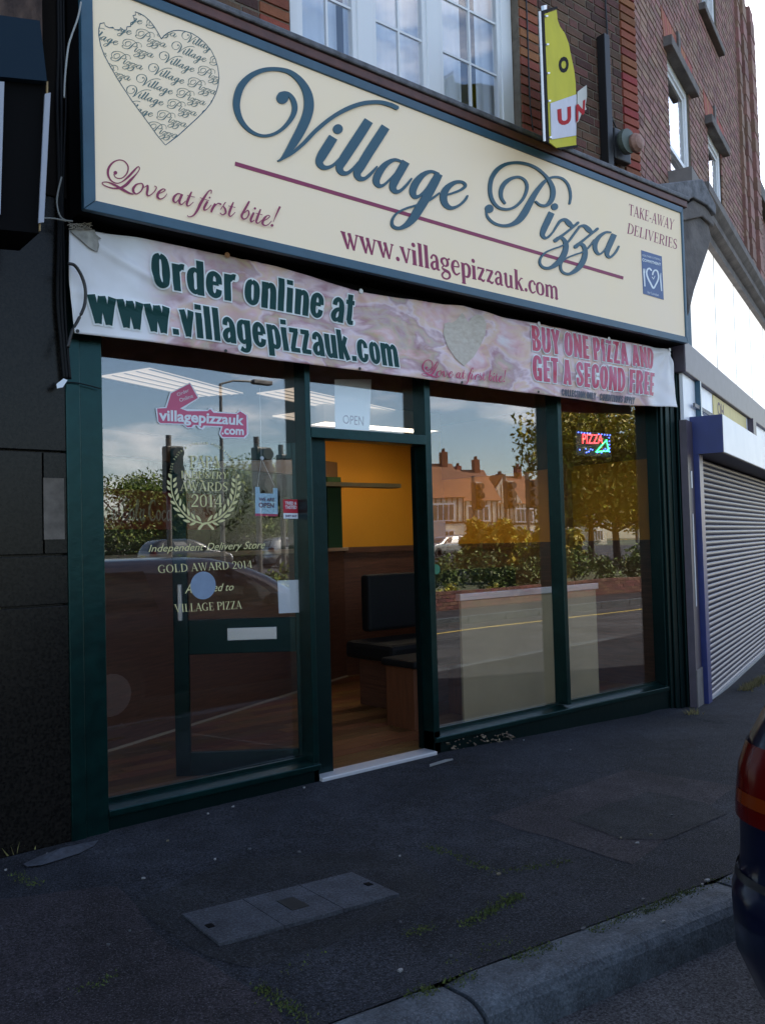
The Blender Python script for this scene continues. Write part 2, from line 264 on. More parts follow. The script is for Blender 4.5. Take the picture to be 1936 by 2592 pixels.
# ---- serif alphabet, cap height 1
K_, T_ = .17, .06
def ln(*p): return ('l', list(p))
def sf(x, y, h=.13): return ('l', [(x-h, y, .05), (x+h, y, .05)])
def st(x, y0=.0, y1=1.0, w=K_): return ('l', [(x, y0, w), (x, y1, w)])
def cu_(*p): return ('c', list(p))
_P = cu_((.17,.97,.05),(.42,.96,.07),(.60,.85,.14),(.61,.66,.14),(.42,.49,.07),(.17,.48,.05))
SER = {
'A': (.76, [ln((.08,.0,T_),(.38,1,T_)), ln((.37,1,K_),(.67,0,K_)), ln((.18,.33,T_),(.54,.33,T_)), sf(.08,.02,.1), sf(.68,.02,.12)]),
'D': (.80, [st(.18), cu_((.06,.975,.05),(.4,.96,.07),(.66,.78,.14),(.71,.5,K_),(.66,.22,.14),(.4,.04,.07),(.06,.025,.05))]),
'E': (.66, [st(.18), ln((.04,.975,.05),(.56,.975,.05)), ln((.04,.025,.05),(.6,.025,.05)), ln((.18,.51,.05),(.45,.51,.05)), ln((.56,1,.05),(.58,.78,.03)), ln((.58,0,.05),(.62,.24,.03)), ln((.45,.62,.04),(.45,.4,.04))]),
'G': (.82, [cu_((.68,.74,.05),(.6,.93,.06),(.42,.98,.07),(.16,.8,.14),(.09,.5,K_),(.16,.2,.14),(.42,.02,.07),(.64,.08,.08)), st(.65,.04,.42,.14), sf(.66,.42,.12)]),
'I': (.38, [st(.19), sf(.19,.02), sf(.19,.98)]),
'K': (.78, [st(.18), sf(.18,.02), sf(.18,.98), ln((.2,.42,T_),(.62,.98,T_)), ln((.33,.6,K_),(.66,0,K_)), sf(.62,.98,.1), sf(.7,.02,.1)]),
'L': (.64, [st(.18), sf(.18,.98), ln((.04,.025,.05),(.58,.025,.05)), ln((.57,0,.05),(.6,.26,.03))]),
'M': (.95, [ln((.12,0,T_),(.17,1,T_)), ln((.17,1,K_),(.46,.03,.1)), ln((.46,.03,T_),(.76,1,T_)), st(.8,0,1,K_), sf(.12,.02,.1), sf(.8,.02,.12), sf(.13,.98,.08), sf(.82,.98,.08)]),
'N': (.82, [ln((.14,0,T_),(.14,1,T_)), ln((.14,.98,K_),(.66,.03,K_)), ln((.66,0,T_),(.66,1,T_)), sf(.14,.02,.1), sf(.66,.98,.1), sf(.1,.98,.08)]),
'O': (.84, [cu_((.42,.98,.06),(.18,.84,.13),(.1,.5,K_),(.18,.16,.13),(.42,.02,.06),(.66,.16,.13),(.74,.5,K_),(.66,.84,.13),(.42,.98,.06))]),
'P': (.66, [st(.18), sf(.18,.02), sf(.12,.975,.08), _P]),
'R': (.76, [st(.18), sf(.18,.02), sf(.12,.975,.08), _P, ln((.38,.5,.1),(.66,0,K_)), sf(.68,.02,.08)]),
'S': (.60, [cu_((.5,.74,.04),(.47,.93,.06),(.3,.98,.07),(.12,.84,.12),(.15,.66,.16),(.32,.51,.17),(.5,.35,.16),(.5,.15,.12),(.3,.02,.07),(.13,.06,.06),(.08,.27,.04))]),
'T': (.72, [st(.36), sf(.36,.02), ln((.05,.97,.06),(.67,.97,.06)), ln((.05,1,.04),(.04,.76,.03)), ln((.67,1,.04),(.68,.76,.03))]),
'U': (.80, [cu_((.17,.98,K_),(.17,.4,K_),(.22,.1,.13),(.42,.02,.07),(.62,.14,.06),(.65,.5,T_),(.65,.98,T_)), sf(.17,.98,.12), sf(.65,.98,.1)]),
'V': (.76, [ln((.12,1,K_),(.40,0,.1)), ln((.40,0,T_),(.66,1,T_)), sf(.1,.98,.12), sf(.66,.98,.1)]),
'W': (1.08, [ln((.12,1,K_),(.34,0,.09)), ln((.34,0,T_),(.54,.9,T_)), ln((.48,1,K_),(.72,0,.09)), ln((.72,0,T_),(.96,1,T_)), sf(.1,.98,.12), sf(.5,.98,.1), sf(.96,.98,.1)]),
'Y': (.72, [ln((.1,1,K_),(.37,.48,.12)), ln((.37,.48,T_),(.64,1,T_)), st(.37,0,.5), sf(.37,.02), sf(.1,.98,.11), sf(.64,.98,.09)]),
'Z': (.66, [ln((.08,.975,.05),(.58,.975,.05)), ln((.52,.98,K_),(.12,.02,K_)), ln((.08,.025,.05),(.6,.025,.05)), ln((.08,1,.04),(.07,.78,.03)), ln((.6,0,.04),(.61,.24,.03))]),
'2': (.62, [cu_((.1,.74,.08),(.18,.93,.08),(.34,.98,.09),(.52,.8,K_),(.42,.5,.12),(.08,.05,.06)), ln((.08,.06,.12),(.56,.06,.12))]),
'0': (.62, [cu_((.31,.98,.06),(.13,.8,.11),(.1,.5,.14),(.13,.2,.11),(.31,.02,.06),(.49,.2,.11),(.52,.5,.14),(.49,.8,.11),(.31,.98,.06))]),
'1': (.46, [st(.23), sf(.23,.02), ln((.08,.84,T_),(.24,.97,T_))]),
'4': (.64, [st(.44), sf(.44,.02), ln((.44,1,T_),(.05,.28,T_)), ln((.05,.27,.08),(.6,.27,.08))]),
'-': (.36, [ln((.05,.34,.11),(.31,.34,.11))]),
' ': (.3, []),
'.': (.28, [('d', (.14,.09,.095))]),
'a': (.56, [cu_((.1,.5,.1),(.2,.64,.07),(.36,.6,.12),(.4,.4,.15),(.4,.1,.15),(.5,.04,.06)), cu_((.4,.4,.05),(.18,.32,.09),(.1,.16,.14),(.2,.03,.1),(.38,.12,.05))]),
'c': (.50, [cu_((.45,.5,.12),(.34,.64,.07),(.16,.54,.12),(.1,.32,.16),(.17,.1,.12),(.3,.02,.08),(.47,.12,.05))]),
'e': (.54, [cu_((.14,.37,.05),(.3,.38,.05),(.46,.42,.07),(.4,.6,.08),(.27,.645,.07),(.14,.52,.13),(.1,.32,.16),(.17,.1,.12),(.31,.02,.08),(.49,.13,.05))]),
'g': (.58, [cu_((.27,.65,.06),(.12,.56,.11),(.1,.42,.13),(.26,.28,.06),(.41,.38,.13),(.4,.55,.12),(.27,.65,.06)), ln((.4,.6,.05),(.55,.66,.09)), cu_((.2,.29,.05),(.1,.17,.07),(.25,.09,.13),(.45,.03,.13),(.5,-.14,.1),(.34,-.28,.06),(.13,-.26,.08),(.08,-.12,.09),(.25,.05,.05))]),
'i': (.32, [st(.16,0,.64), sf(.16,.02,.12), sf(.1,.62,.06), ('d', (.15,.86,.1))]),
'k': (.62, [st(.16), sf(.16,.02,.12), sf(.1,.98,.06), ln((.2,.3,T_),(.48,.63,T_)), ln((.28,.4,.14),(.5,0,.15)), sf(.5,.62,.08), sf(.54,.02,.08)]),
'l': (.32, [st(.16), sf(.16,.02,.12), sf(.1,.98,.06)]),
'm': (.95, [st(.16,0,.64), sf(.16,.02,.12), sf(.1,.62,.06), cu_((.18,.5,.05),(.32,.63,.08),(.46,.56,.15),(.48,.3,.15),(.48,.02,.15)), cu_((.5,.5,.05),(.64,.63,.08),(.78,.56,.15),(.8,.3,.15),(.8,.02,.15)), sf(.48,.02,.11), sf(.8,.02,.12)]),
'n': (.64, [st(.16,0,.64), sf(.16,.02,.12), sf(.1,.62,.06), cu_((.18,.5,.05),(.32,.63,.08),(.46,.56,.15),(.48,.3,.15),(.48,.02,.15)), sf(.48,.02,.12)]),
'o': (.60, [cu_((.3,.65,.06),(.14,.54,.12),(.1,.32,.16),(.14,.11,.12),(.3,.01,.06),(.46,.11,.12),(.5,.32,.16),(.46,.54,.12),(.3,.65,.06))]),
'p': (.62, [st(.16,-.32,.64), sf(.16,-.3,.12), sf(.1,.62,.06), cu_((.18,.5,.05),(.33,.63,.08),(.5,.52,.15),(.52,.32,.16),(.46,.1,.13),(.32,.02,.07),(.18,.1,.05))]),
'u': (.66, [cu_((.16,.63,.15),(.16,.25,.15),(.2,.06,.12),(.32,.02,.08),(.44,.12,.05)), st(.48,0,.64,.15), sf(.1,.62,.07), sf(.44,.62,.06), sf(.55,.02,.05)]),
'v': (.56, [ln((.1,.64,.16),(.3,0,.1)), ln((.3,0,T_),(.48,.64,T_)), sf(.1,.63,.11), sf(.48,.63,.08)]),
'w': (.84, [ln((.1,.64,.16),(.27,0,.09)), ln((.27,0,T_),(.43,.6,T_)), ln((.38,.64,.15),(.55,0,.09)), ln((.55,0,T_),(.74,.64,T_)), sf(.1,.63,.11), sf(.4,.63,.07), sf(.74,.63,.08)]),
'z': (.52, [ln((.07,.6,.08),(.46,.6,.08)), ln((.42,.6,.13),(.1,.04,.13)), cu_((.08,.05,.06),(.22,.08,.1),(.36,.02,.1),(.46,.1,.04)), ln((.07,.64,.04),(.06,.48,.03))]),
}
def serif_strokes(txt, gap=.03):
    out = []; x = 0
    for ch in txt:
        adv, ss = SER[ch]; cur = []
        for k, p in ss:
            if k == 'd': cur.append((k, (p[0]+x, p[1], p[2])))
            else: cur.append((k, [(a+x, b, w) for a, b, w in p]))
        if cur: out.append(cur)
        x += adv+gap
    return out, x-gap
def quadmap(px4, plane_y, u0, v0, u1, v1, front=-1):
    "bilinear map of the box (u0,v0)-(u1,v1) onto the wall quad whose corners TL TR BR BL are seen at px4; returns mapf"
    c = [PY(*p, plane_y) for p in px4]
    def f(u, v, d=0):
        a = (u-u0)/(u1-u0); b = (v-v0)/(v1-v0)
        top = c[0].lerp(c[1], a); bot = c[3].lerp(c[2], a); p = bot.lerp(top, b)
        return (p.x, p.y+front*d, p.z)
    return f
def serif(name, txt, px4, plane_y, m, parent, u0=0, v0=0, v1=1, gap=.03, base=.001, bold=1.0, depth=0, n=4):
    ss, w = serif_strokes(txt, gap)
    mf = quadmap(px4, plane_y, u0, v0, w, v1)
    for cs in ss:
        if bold != 1: cs = [(k, (p[0], p[1], p[2]) if k == 'd' else [(a, b, c*bold) for a, b, c in p]) for k, p in cs]
        mb = MB(); strokes_to_mesh(mb, cs, mf, depth=depth, n=n, base=base, ramp=4e-6); mb.build('letter', m, parent)
_tc = {}
def sans_geo(txt, bold=0.0, space=1.0, shear=0.0, res=3):
    k = (txt, bold, space, shear, res)
    if k in _tc: return _tc[k]
    cu = bpy.data.curves.new('t', 'FONT'); cu.body = txt; cu.size = 1; cu.offset = bold; cu.space_character = space; cu.shear = shear; cu.resolution_u = res; cu.fill_mode = 'FRONT' if hasattr(cu, 'fill_mode') else cu.fill_mode
    ob = bpy.data.objects.new('t', cu); COL.objects.link(ob)
    dg = bpy.context.evaluated_depsgraph_get(); me = bpy.data.meshes.new_from_object(ob.evaluated_get(dg))
    v = [tuple(p.co) for p in me.vertices]; f = [tuple(p.vertices) for p in me.polygons]
    bpy.data.objects.remove(ob); bpy.data.curves.remove(cu); bpy.data.meshes.remove(me)
    xs = [p[0] for p in v]; ys = [p[1] for p in v]
    _tc[k] = (v, f, (min(xs), min(ys), max(xs), max(ys))); return _tc[k]
def sans(name, txt, px4, plane_y, m, parent, bold=0, off=.001, space=1.0, shear=0, bb=None, mapw=None, grow=0):
    v, f, b = sans_geo(txt, bold, space, shear)
    if bb is None: bb = b
    mf = quadmap(px4, plane_y, *bb)
    vv = [mf(p[0], p[1], off) for p in v]
    if mapw: vv = [mapw(p, off) for p in vv]
    mb = MB(); mb.add(vv, f); return mb.build(name, m, parent)
# ---- heavy condensed alphabet for the banner, cap height 1
def _h(x0=.12, y0=0, y1=1, w=.22): return ('l', [(x0, y0, w), (x0, y1, w)])
_bp = cu_((.12,.93,.14),(.3,.92,.15),(.41,.7,.22),(.3,.48,.15),(.12,.47,.14))
HV = {
'O': (.56, [cu_((.27,.925,.15),(.15,.82,.2),(.12,.5,.23),(.15,.18,.2),(.27,.075,.15),(.39,.18,.2),(.42,.5,.23),(.39,.82,.2),(.27,.925,.15))]),
'r': (.40, [_h(y1=.78), cu_((.2,.6,.1),(.28,.72,.16),(.37,.72,.17))]),
'd': (.54, [_h(.41), cu_((.34,.66,.1),(.24,.72,.13),(.13,.62,.18),(.11,.4,.22),(.13,.16,.18),(.24,.07,.13),(.34,.15,.1))]),
'e': (.53, [ln((.13,.43,.11),(.4,.43,.11)), cu_((.41,.43,.2),(.39,.62,.19),(.26,.72,.14),(.14,.62,.19),(.11,.4,.22),(.14,.17,.19),(.26,.07,.14),(.38,.14,.18),(.41,.27,.18))]),
'n': (.53, [_h(y1=.78), cu_((.2,.62,.1),(.3,.71,.15),(.39,.62,.2),(.41,.4,.22),(.41,.2,.22)), _h(.41, 0, .3)]),
'l': (.27, [_h()]), 'i': (.27, [_h(y1=.76), _h(y0=.85)]),
'a': (.53, [cu_((.13,.52,.17),(.15,.64,.17),(.26,.72,.14),(.37,.64,.18),(.40,.5,.21),(.41,.3,.21)), _h(.41, 0, .4, .21), cu_((.36,.43,.1),(.2,.36,.15),(.12,.22,.2),(.16,.09,.17),(.27,.08,.12),(.34,.16,.1))]),
't': (.36, [_h(.16,.12,.95,.2), ln((0,.7,.14),(.33,.7,.14)), cu_((.16,.2,.2),(.19,.07,.16),(.33,.065,.13))]),
'w': (.82, [ln((.10,.78,.24),(.25,0,.21)), ln((.25,0,.2),(.38,.76,.17)), ln((.42,.78,.2),(.57,0,.21)), ln((.57,0,.2),(.72,.78,.24))]),
'.': (.25, [_h(.12,0,.17,.2)]),
'v': (.50, [ln((.1,.78,.2),(.25,0,.18)), ln((.25,0,.18),(.4,.78,.2))]),
'g': (.54, [cu_((.34,.66,.1),(.24,.72,.13),(.13,.62,.18),(.11,.4,.22),(.13,.18,.18),(.24,.09,.13),(.34,.16,.1)), _h(.41,.0,.78), cu_((.41,.05,.22),(.37,-.11,.18),(.26,-.17,.13),(.12,-.11,.16))]),
'p': (.54, [_h(y0=-.22,y1=.78), cu_((.2,.65,.1),(.3,.72,.13),(.4,.62,.18),(.42,.4,.22),(.4,.16,.18),(.3,.07,.13),(.2,.14,.1))]),
'z': (.42, [ln((.03,.71,.15),(.38,.71,.15)), ln((.31,.7,.18),(.09,.08,.18)), ln((.02,.075,.15),(.39,.075,.15))]),
'u': (.53, [_h(y0=.3,y1=.78), cu_((.12,.35,.22),(.15,.12,.19),(.24,.06,.14),(.34,.14,.1)), _h(.41,0,.78)]),
'k': (.53, [_h(), ln((.4,.78,.17),(.22,.4,.16)), ln((.25,.5,.18),(.42,0,.2))]),
'c': (.52, [cu_((.40,.5,.19),(.38,.64,.18),(.26,.72,.14),(.14,.62,.19),(.11,.4,.22),(.14,.17,.19),(.26,.07,.14),(.38,.15,.18),(.40,.3,.19))]),
'o': (.53, [cu_((.26,.72,.14),(.14,.62,.19),(.11,.4,.22),(.14,.17,.19),(.26,.07,.14),(.38,.17,.19),(.41,.4,.22),(.38,.62,.19),(.26,.72,.14))]),
'm': (.82, [_h(y1=.78), cu_((.2,.62,.1),(.3,.71,.15),(.38,.62,.2),(.40,.4,.21),(.40,.2,.21)), _h(.40,0,.3,.21), cu_((.48,.62,.1),(.58,.71,.15),(.67,.62,.2),(.69,.4,.22),(.69,.2,.22)), _h(.69,0,.3)]),
'B': (.54, [_h(), cu_((.12,.93,.14),(.3,.92,.15),(.39,.75,.2),(.32,.56,.15),(.15,.52,.12)), cu_((.15,.51,.12),(.32,.47,.15),(.42,.28,.22),(.32,.08,.15),(.12,.07,.14))]),
'U': (.56, [_h(y0=.3), cu_((.12,.35,.22),(.16,.12,.18),(.27,.07,.15),(.38,.12,.18),(.43,.35,.22)), _h(.43,.3)]),
'Y': (.50, [ln((.08,1,.2),(.25,.42,.17)), ln((.42,1,.2),(.25,.42,.17)), _h(.25,0,.5)]),
'N': (.56, [_h(.11,w=.2), _h(.44,w=.2), ln((.11,1,.16),(.44,0,.16))]),
'E': (.43, [_h(), ln((.12,.925,.15),(.4,.925,.15)), ln((.12,.5,.14),(.38,.5,.14)), ln((.12,.075,.15),(.4,.075,.15))]),
'F': (.42, [_h(), ln((.12,.925,.15),(.4,.925,.15)), ln((.12,.5,.14),(.37,.5,.14))]),
'P': (.53, [_h(), _bp]), 'R': (.55, [_h(), _bp, ln((.3,.5,.16),(.43,0,.21))]),
'I': (.27, [_h()]), 'L': (.40, [_h(), ln((.12,.075,.15),(.38,.075,.15))]),
'Z': (.46, [ln((.03,.925,.15),(.42,.925,.15)), ln((.34,.92,.18),(.1,.08,.18)), ln((.02,.075,.15),(.43,.075,.15))]),
'A': (.54, [ln((.1,0,.2),(.24,1,.18)), ln((.43,0,.2),(.29,1,.18)), ln((.15,.22,.13),(.38,.22,.13))]),
'D': (.55, [_h(), cu_((.12,.93,.14),(.3,.91,.15),(.41,.7,.21),(.43,.5,.22),(.41,.3,.21),(.3,.09,.15),(.12,.07,.14))]),
'G': (.57, [cu_((.43,.68,.2),(.40,.85,.18),(.27,.925,.15),(.15,.82,.2),(.12,.5,.22),(.15,.18,.2),(.26,.08,.15),(.36,.15,.15)), _h(.44,0,.48,.18), ln((.28,.45,.13),(.52,.45,.13))]),
'T': (.46, [ln((.02,.925,.15),(.44,.925,.15)), _h(.23)]),
'S': (.51, [cu_((.40,.68,.19),(.37,.87,.17),(.25,.93,.14),(.12,.8,.19),(.14,.64,.2),(.26,.5,.21),(.38,.36,.2),(.39,.18,.19),(.26,.07,.14),(.13,.14,.17),(.11,.34,.18))]),
'C': (.54, [cu_((.43,.66,.2),(.40,.85,.18),(.27,.925,.15),(.15,.82,.2),(.12,.5,.22),(.15,.18,.2),(.27,.075,.15),(.4,.16,.18),(.43,.36,.2))]),
'-': (.28, [ln((.04,.42,.14),(.24,.42,.14))]), ' ': (.2, [])}
def heavy_strokes(txt, gap=.035):
    out = []; x = 0
    for ch in txt:
        adv, ss = HV[ch]; cur = []
        for k, p in ss:
            if k == 'l':   # subdivided so that the print follows the creases
                q_ = []
                for i in range(9): t_ = i/8; q_.append(tuple(p[0][j]+(p[1][j]-p[0][j])*t_ for j in range(3)))
                p = q_
            cur.append((k, [(a+x, b, w) for a, b, w in p]))
        if cur: out.append(cur)
        x += adv+gap
    return out, x-gap
# ------------------------------------------------------------------ materials in use
m_green = mat('teal_paint', (.0010,.0085,.0075), .28, var=.5, vscale=14, bump=.14, bscale=16, spec=.42)
m_greend = mat('dark_green_paint', (.0008,.0045,.0042), .35, var=.2, vscale=5, bump=.2, bscale=14, spec=.3)
for _m in (m_green, m_greend): _m.node_tree.nodes['Principled BSDF'].inputs['Specular Tint'].default_value = (.45,.95,1,1)
m_cream = mat('cream_sign_face', (.84,.70,.49), .6, vscale=.9, col2=(.81,.69,.55), spec=.2)
_b = m_cream.node_tree.nodes['Principled BSDF']; _b.inputs['Emission Color'].default_value = (1,.86,.66,1); _b.inputs['Emission Strength'].default_value = .035
m_blue = mat('blue_grey_frame', (.032,.088,.135), .35, var=.12, vscale=6)
m_let = mat('sign_letter_blue', (.018,.085,.125), .35)
m_mag = mat('sign_magenta', (.27,.022,.085), .5)
m_granite = mat('polished_black_granite', (.012,.0105,.009), .25, var=.6, vscale=60, col2=(.002,.002,.002), spec=.2)
m_brick = mat('brick', (.115,.052,.034), .85, var=.2, vscale=9, bump=.5, bscale=60, island=.45, col2=(.075,.036,.026))
m_redb = mat('red_brick', (.24,.062,.032), .82, var=.2, vscale=9, bump=.4, bscale=60, island=.3)
m_rubber = mat('rubbed_orange_brick', (.34,.085,.045), .8, var=.12, vscale=9, island=.12)
m_mort = mat('mortar', (.16,.13,.10), .95, var=.25, vscale=14, bump=.4, bscale=70)
m_stone = mat('weathered_stone', (.19,.17,.16), .9, vscale=5, bump=.5, bscale=35, col2=(.10,.09,.088))
m_lead = mat('lead_flashing', (.10,.10,.11), .6, var=.5, vscale=14, bump=.4, bscale=30)
m_brown = mat('brown_timber', (.10,.035,.025), .5, var=.3, vscale=8)
m_upvc = mat('white_upvc', (.80,.81,.83), .35)
m_curt = mat('net_curtain', (.72,.79,.90), .9, var=.04, vscale=1.5, grain=(14,14,.6))
m_glass = glassmat('shop_glass', .115)
m_leafglass = glassmat('door_glass', .02); m_sashglass = glassmat('sash_glass', .5); m_glassu = glassmat('upstairs_glass', .09)
m_black = mat('black_plastic', (.012,.012,.013), .45)
m_blkp = mat('black_box', (.003,.003,.0035), .8, spec=.08)
m_alu = mat('aluminium', (.55,.56,.58), .35, metal=.6)
m_white = mat('white_paint', (.75,.75,.74), .45)
m_wood = mat('laminate_floor', (.21,.088,.030), .35, vscale=6, grain=(1,11,1), col2=(.085,.034,.013), island=.45)
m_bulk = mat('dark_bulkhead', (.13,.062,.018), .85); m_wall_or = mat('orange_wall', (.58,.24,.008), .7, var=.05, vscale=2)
m_panelw = mat('wood_panel_wall', (.14,.058,.032), .5, var=.3, vscale=4, grain=(1,1,16), col2=(.065,.027,.016))
m_cream_p = mat('beige_board', (.33,.25,.13), .6, var=.14, vscale=2)
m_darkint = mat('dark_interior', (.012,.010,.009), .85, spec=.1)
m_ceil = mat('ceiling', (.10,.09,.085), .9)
m_light = emat('fluorescent', (1.0,.84,.68), .17); m_fill = emat('added_fill_glow', (1.0,.86,.66), 4.0)  # the stronger one is only for the added hidden lamp
m_red = mat('red_panel', (.17,.008,.010), .45)
m_leather = mat('black_leatherette', (.008,.008,.008), .65, spec=.2)
m_greenw = mat('green_trim', (.012,.05,.005), .6)
m_ltgreyb = mat('grey_door_mat', (.5,.5,.52), .5, metal=.4)
# ------------------------------------------------------------------ ground
def gz(x, y):
    s = .03 - .0345*max(0., min(x-2.4, 4.2)); k = max(0., 1-max(0., -y)/2.2)
    return s*k - .02*(1-k)*max(0., min(1, (x-3)/3))
def kerb_y(x): return -2.15-.1037*(x-.236)
m_tar = mat('old_tarmac', (.0165,.018,.023), .92, var=.0, vscale=2.2, bump=.9, bscale=160, col2=(.011,.0125,.017), spec=.2)
m_tar2 = mat('reddish_tarmac_patch', (.022,.0185,.022), .92, vscale=3.5, bump=.8, bscale=150, col2=(.016,.0135,.017), spec=.25)
m_tar3 = mat('dark_tarmac_patch', (.0125,.0135,.016), .92, vscale=4, bump=.8, bscale=170, col2=(.009,.010,.013), spec=.25)
m_conc = mat('cover_concrete', (.042,.046,.056), .85, vscale=7, bump=.5, bscale=120, col2=(.032,.035,.043), spec=.3)
m_kerb = mat('kerb_granite', (.055,.066,.078), .8, vscale=9, bump=.4, bscale=90, col2=(.034,.041,.050), spec=.35)
m_road = mat('road_asphalt', (.034,.034,.038), .9, vscale=5, bump=.7, bscale=120, col2=(.036,.036,.04), spec=.25)
def speckle(m, amt=.5, scale=170, pos=.60, k=1.0):
    "light aggregate chips, dark pores and broad staining"
    t = m.node_tree; b = t.nodes['Principled BSDF']; src = b.inputs['Base Color'].links[0].from_socket
    tcn = t.nodes.new('ShaderNodeTexCoord')
    def nn(sc_, det, lo, hi, c0, c1, rough=.5):
        v = t.nodes.new('ShaderNodeTexNoise'); v.inputs['Scale'].default_value = sc_; v.inputs['Detail'].default_value = det; v.inputs['Roughness'].default_value = rough
        t.links.new(tcn.outputs['Object'], v.inputs['Vector']); r = t.nodes.new('ShaderNodeValToRGB'); r.color_ramp.elements[0].position = lo; r.color_ramp.elements[1].position = hi
        r.color_ramp.elements[0].color = (c0,c0,c0,1); r.color_ramp.elements[1].color = (c1,c1,c1,1); t.links.new(v.outputs['Fac'], r.inputs[0]); return r.outputs[0]
    for fac in (nn(85, 3, .36, .62, 1-.70*k, 1+.9*k, .75), nn(1.0, 6, .36, .64, 1-.38*k, 1+.42*k, .65), nn(9, 4, .36, .64, .80, 1.22, .7)):
        mu = t.nodes.new('ShaderNodeMix'); mu.data_type = 'RGBA'; mu.blend_type = 'MULTIPLY'; mu.inputs[0].default_value = 1; t.links.new(src, mu.inputs[6]); t.links.new(fac, mu.inputs[7]); src = mu.outputs[2]
    x = t.nodes.new('ShaderNodeMix'); x.data_type = 'RGBA'; x.inputs[7].default_value = (.13,.13,.145,1)
    t.links.new(nn(scale, 1, pos+.02, pos+.10, 0, amt), x.inputs[0]); t.links.new(src, x.inputs[6]); t.links.new(x.outputs[2], b.inputs['Base Color'])
for m_, a in ((m_tar,.45),(m_tar2,.45),(m_tar3,.25),(m_conc,.3),(m_kerb,.6),(m_road,.4)): speckle(m_, a, k=.45 if m_ in (m_kerb, m_conc) else 1)
mb = MB()
NX, NY = 90, 20
def gx(i): return -12 + 42*i/NX
for j in range(NY+1):
    for i in range(NX+1):
        x = gx(i); yk = kerb_y(x); y = yk + (1.2-yk)*j/NY if x < 5 else yk + (8-yk)*j/NY
        mb.v.append((x, y, gz(x, y)+.004*noise.noise((x*1.3, y*1.3, 0))))
for j in range(NY):
    for i in range(NX): a = j*(NX+1)+i; mb.f.append((a, a+1, a+NX+2, a+NX+1))
pave = mb.build('pavement', m_tar, smooth=True, kind='structure')
def patch(name, px, m, dz, parent=pave, real=None):
    pts = []
    for p in px:
        q_ = PZ(*p, 0); q_ = PZ(*p, gz(q_.x, q_.y)) if real is None else q_
        pts.append(Vector((q_.x, q_.y, 0)))
    # subdivide edges and fill as fan from centre so it follows the ground
    c = sum(pts, Vector())/len(pts); ring = []
    for i, p in enumerate(pts):
        nx_ = pts[(i+1) % len(pts)]
        for k in range(8):
            w_ = p.lerp(nx_, k/8); j_ = noise.noise_vector(w_*7)*.02; ring.append(w_+Vector((j_.x, j_.y, 0)))
    mbp = MB(); n = len(ring); R_ = 6
    for r_ in range(1, R_+1):
        for w_ in ring:
            z_ = c.lerp(w_, r_/R_); mbp.v.append((z_.x, z_.y, gz(z_.x, z_.y)+.004*noise.noise((z_.x*1.3, z_.y*1.3, 0))+dz))
    mbp.v.append((c.x, c.y, gz(c.x, c.y)+.004*noise.noise((c.x*1.3, c.y*1.3, 0))+dz)); ci = len(mbp.v)-1
    for i in range(n):
        mbp.f.append((ci, i, (i+1) % n))
        for r_ in range(R_-1): mbp.f.append((r_*n+i, (r_+1)*n+i, (r_+1)*n+(i+1) % n, r_*n+(i+1) % n))
    return mbp.build(name, m, parent)
patch('tarmac_patch', [(-350,2300),(60,2270),(300,2240),(345,2300),(430,2390),(560,2450),(700,2560),(760,2700),(-300,2720)], m_tar2, .0015)
patch('tarmac_patch', [(330,2290),(590,2175),(1020,2150),(1120,2250),(1000,2330),(640,2450),(520,2420)], m_tar3, .0015)
patch('tarmac_patch', [(1230,2070),(1590,1948),(1860,1990),(1600,2190)], m_tar2, .0015)
patch('tarmac_patch', [(1430,2075),(1640,2005),(1780,2030),(1840,2060),(1690,2125),(1575,2125)], m_tar3, .003)
# kerb stones
kerb = empty('kerb', kind='structure')
KL = [(-6.2,-4.9),(-4.885,-3.6),(-3.585,-2.3),(-2.285,-1.05),(-1.035,.42),(.44,1.83),(1.85,3.0),(3.015,4.2),(4.215,5.4),(5.415,6.6),(6.615,7.8),(7.815,9.0)]
for a, b in KL:
    mbk = MB(); n = 14; sec = [(0,-.14),(0,-.004),(.02,.004),(.12,.006),(.155,.0),(.18,-.014),(.198,-.04),(.206,-.075),(.215,-.14)]
    for i in range(n+1):
        x = a+(b-a)*i/n
        for dy, dz_ in sec:
            k = 1 if 0 < i < n else .99
            yy = kerb_y(x)-dy; jit = .004*noise.noise((x*6, dy*20, 3))
            e = .012 if i in (0, n) and dz_ > -.03 else 0
            mbk.v.append((x, yy, gz(x, yy)+dz_+jit-e))
    s_ = len(sec)
    for i in range(n):
        for j in range(s_-1): mbk.f.append((i*s_+j, i*s_+j+1, (i+1)*s_+j+1, (i+1)*s_+j))
    mbk.f += [tuple(range(s_)), tuple(range((n+1)*s_-1, n*s_-1, -1))]
    mbk.build('kerb_stone', m_kerb, kerb, smooth=False)
mb = MB(); mb.quad((-400,-7.25,-.135),(-400,kerb_y(-12)+3,-.135),(400,-2.0,-.135),(400,-7.25,-.135))
boxo('road', m_road, None, -60, -7.25, -.3, 80, -1.6, -.128, kind='structure')
mb = MB(); mb.quad((-500,-500,-.35),(500,-500,-.35),(500,500,-.35),(-500,500,-.35)); mb.build('ground', mat('far_ground', (.06,.07,.03), .95), kind='structure')
for yy in (-6.35,): boxo('road_line', mat('yellow_road_paint', (.42,.30,.06), .8, var=.25, vscale=5), bpy.data.objects['road'], -40, yy-.04, -.128, 60, yy+.04, -.1235)
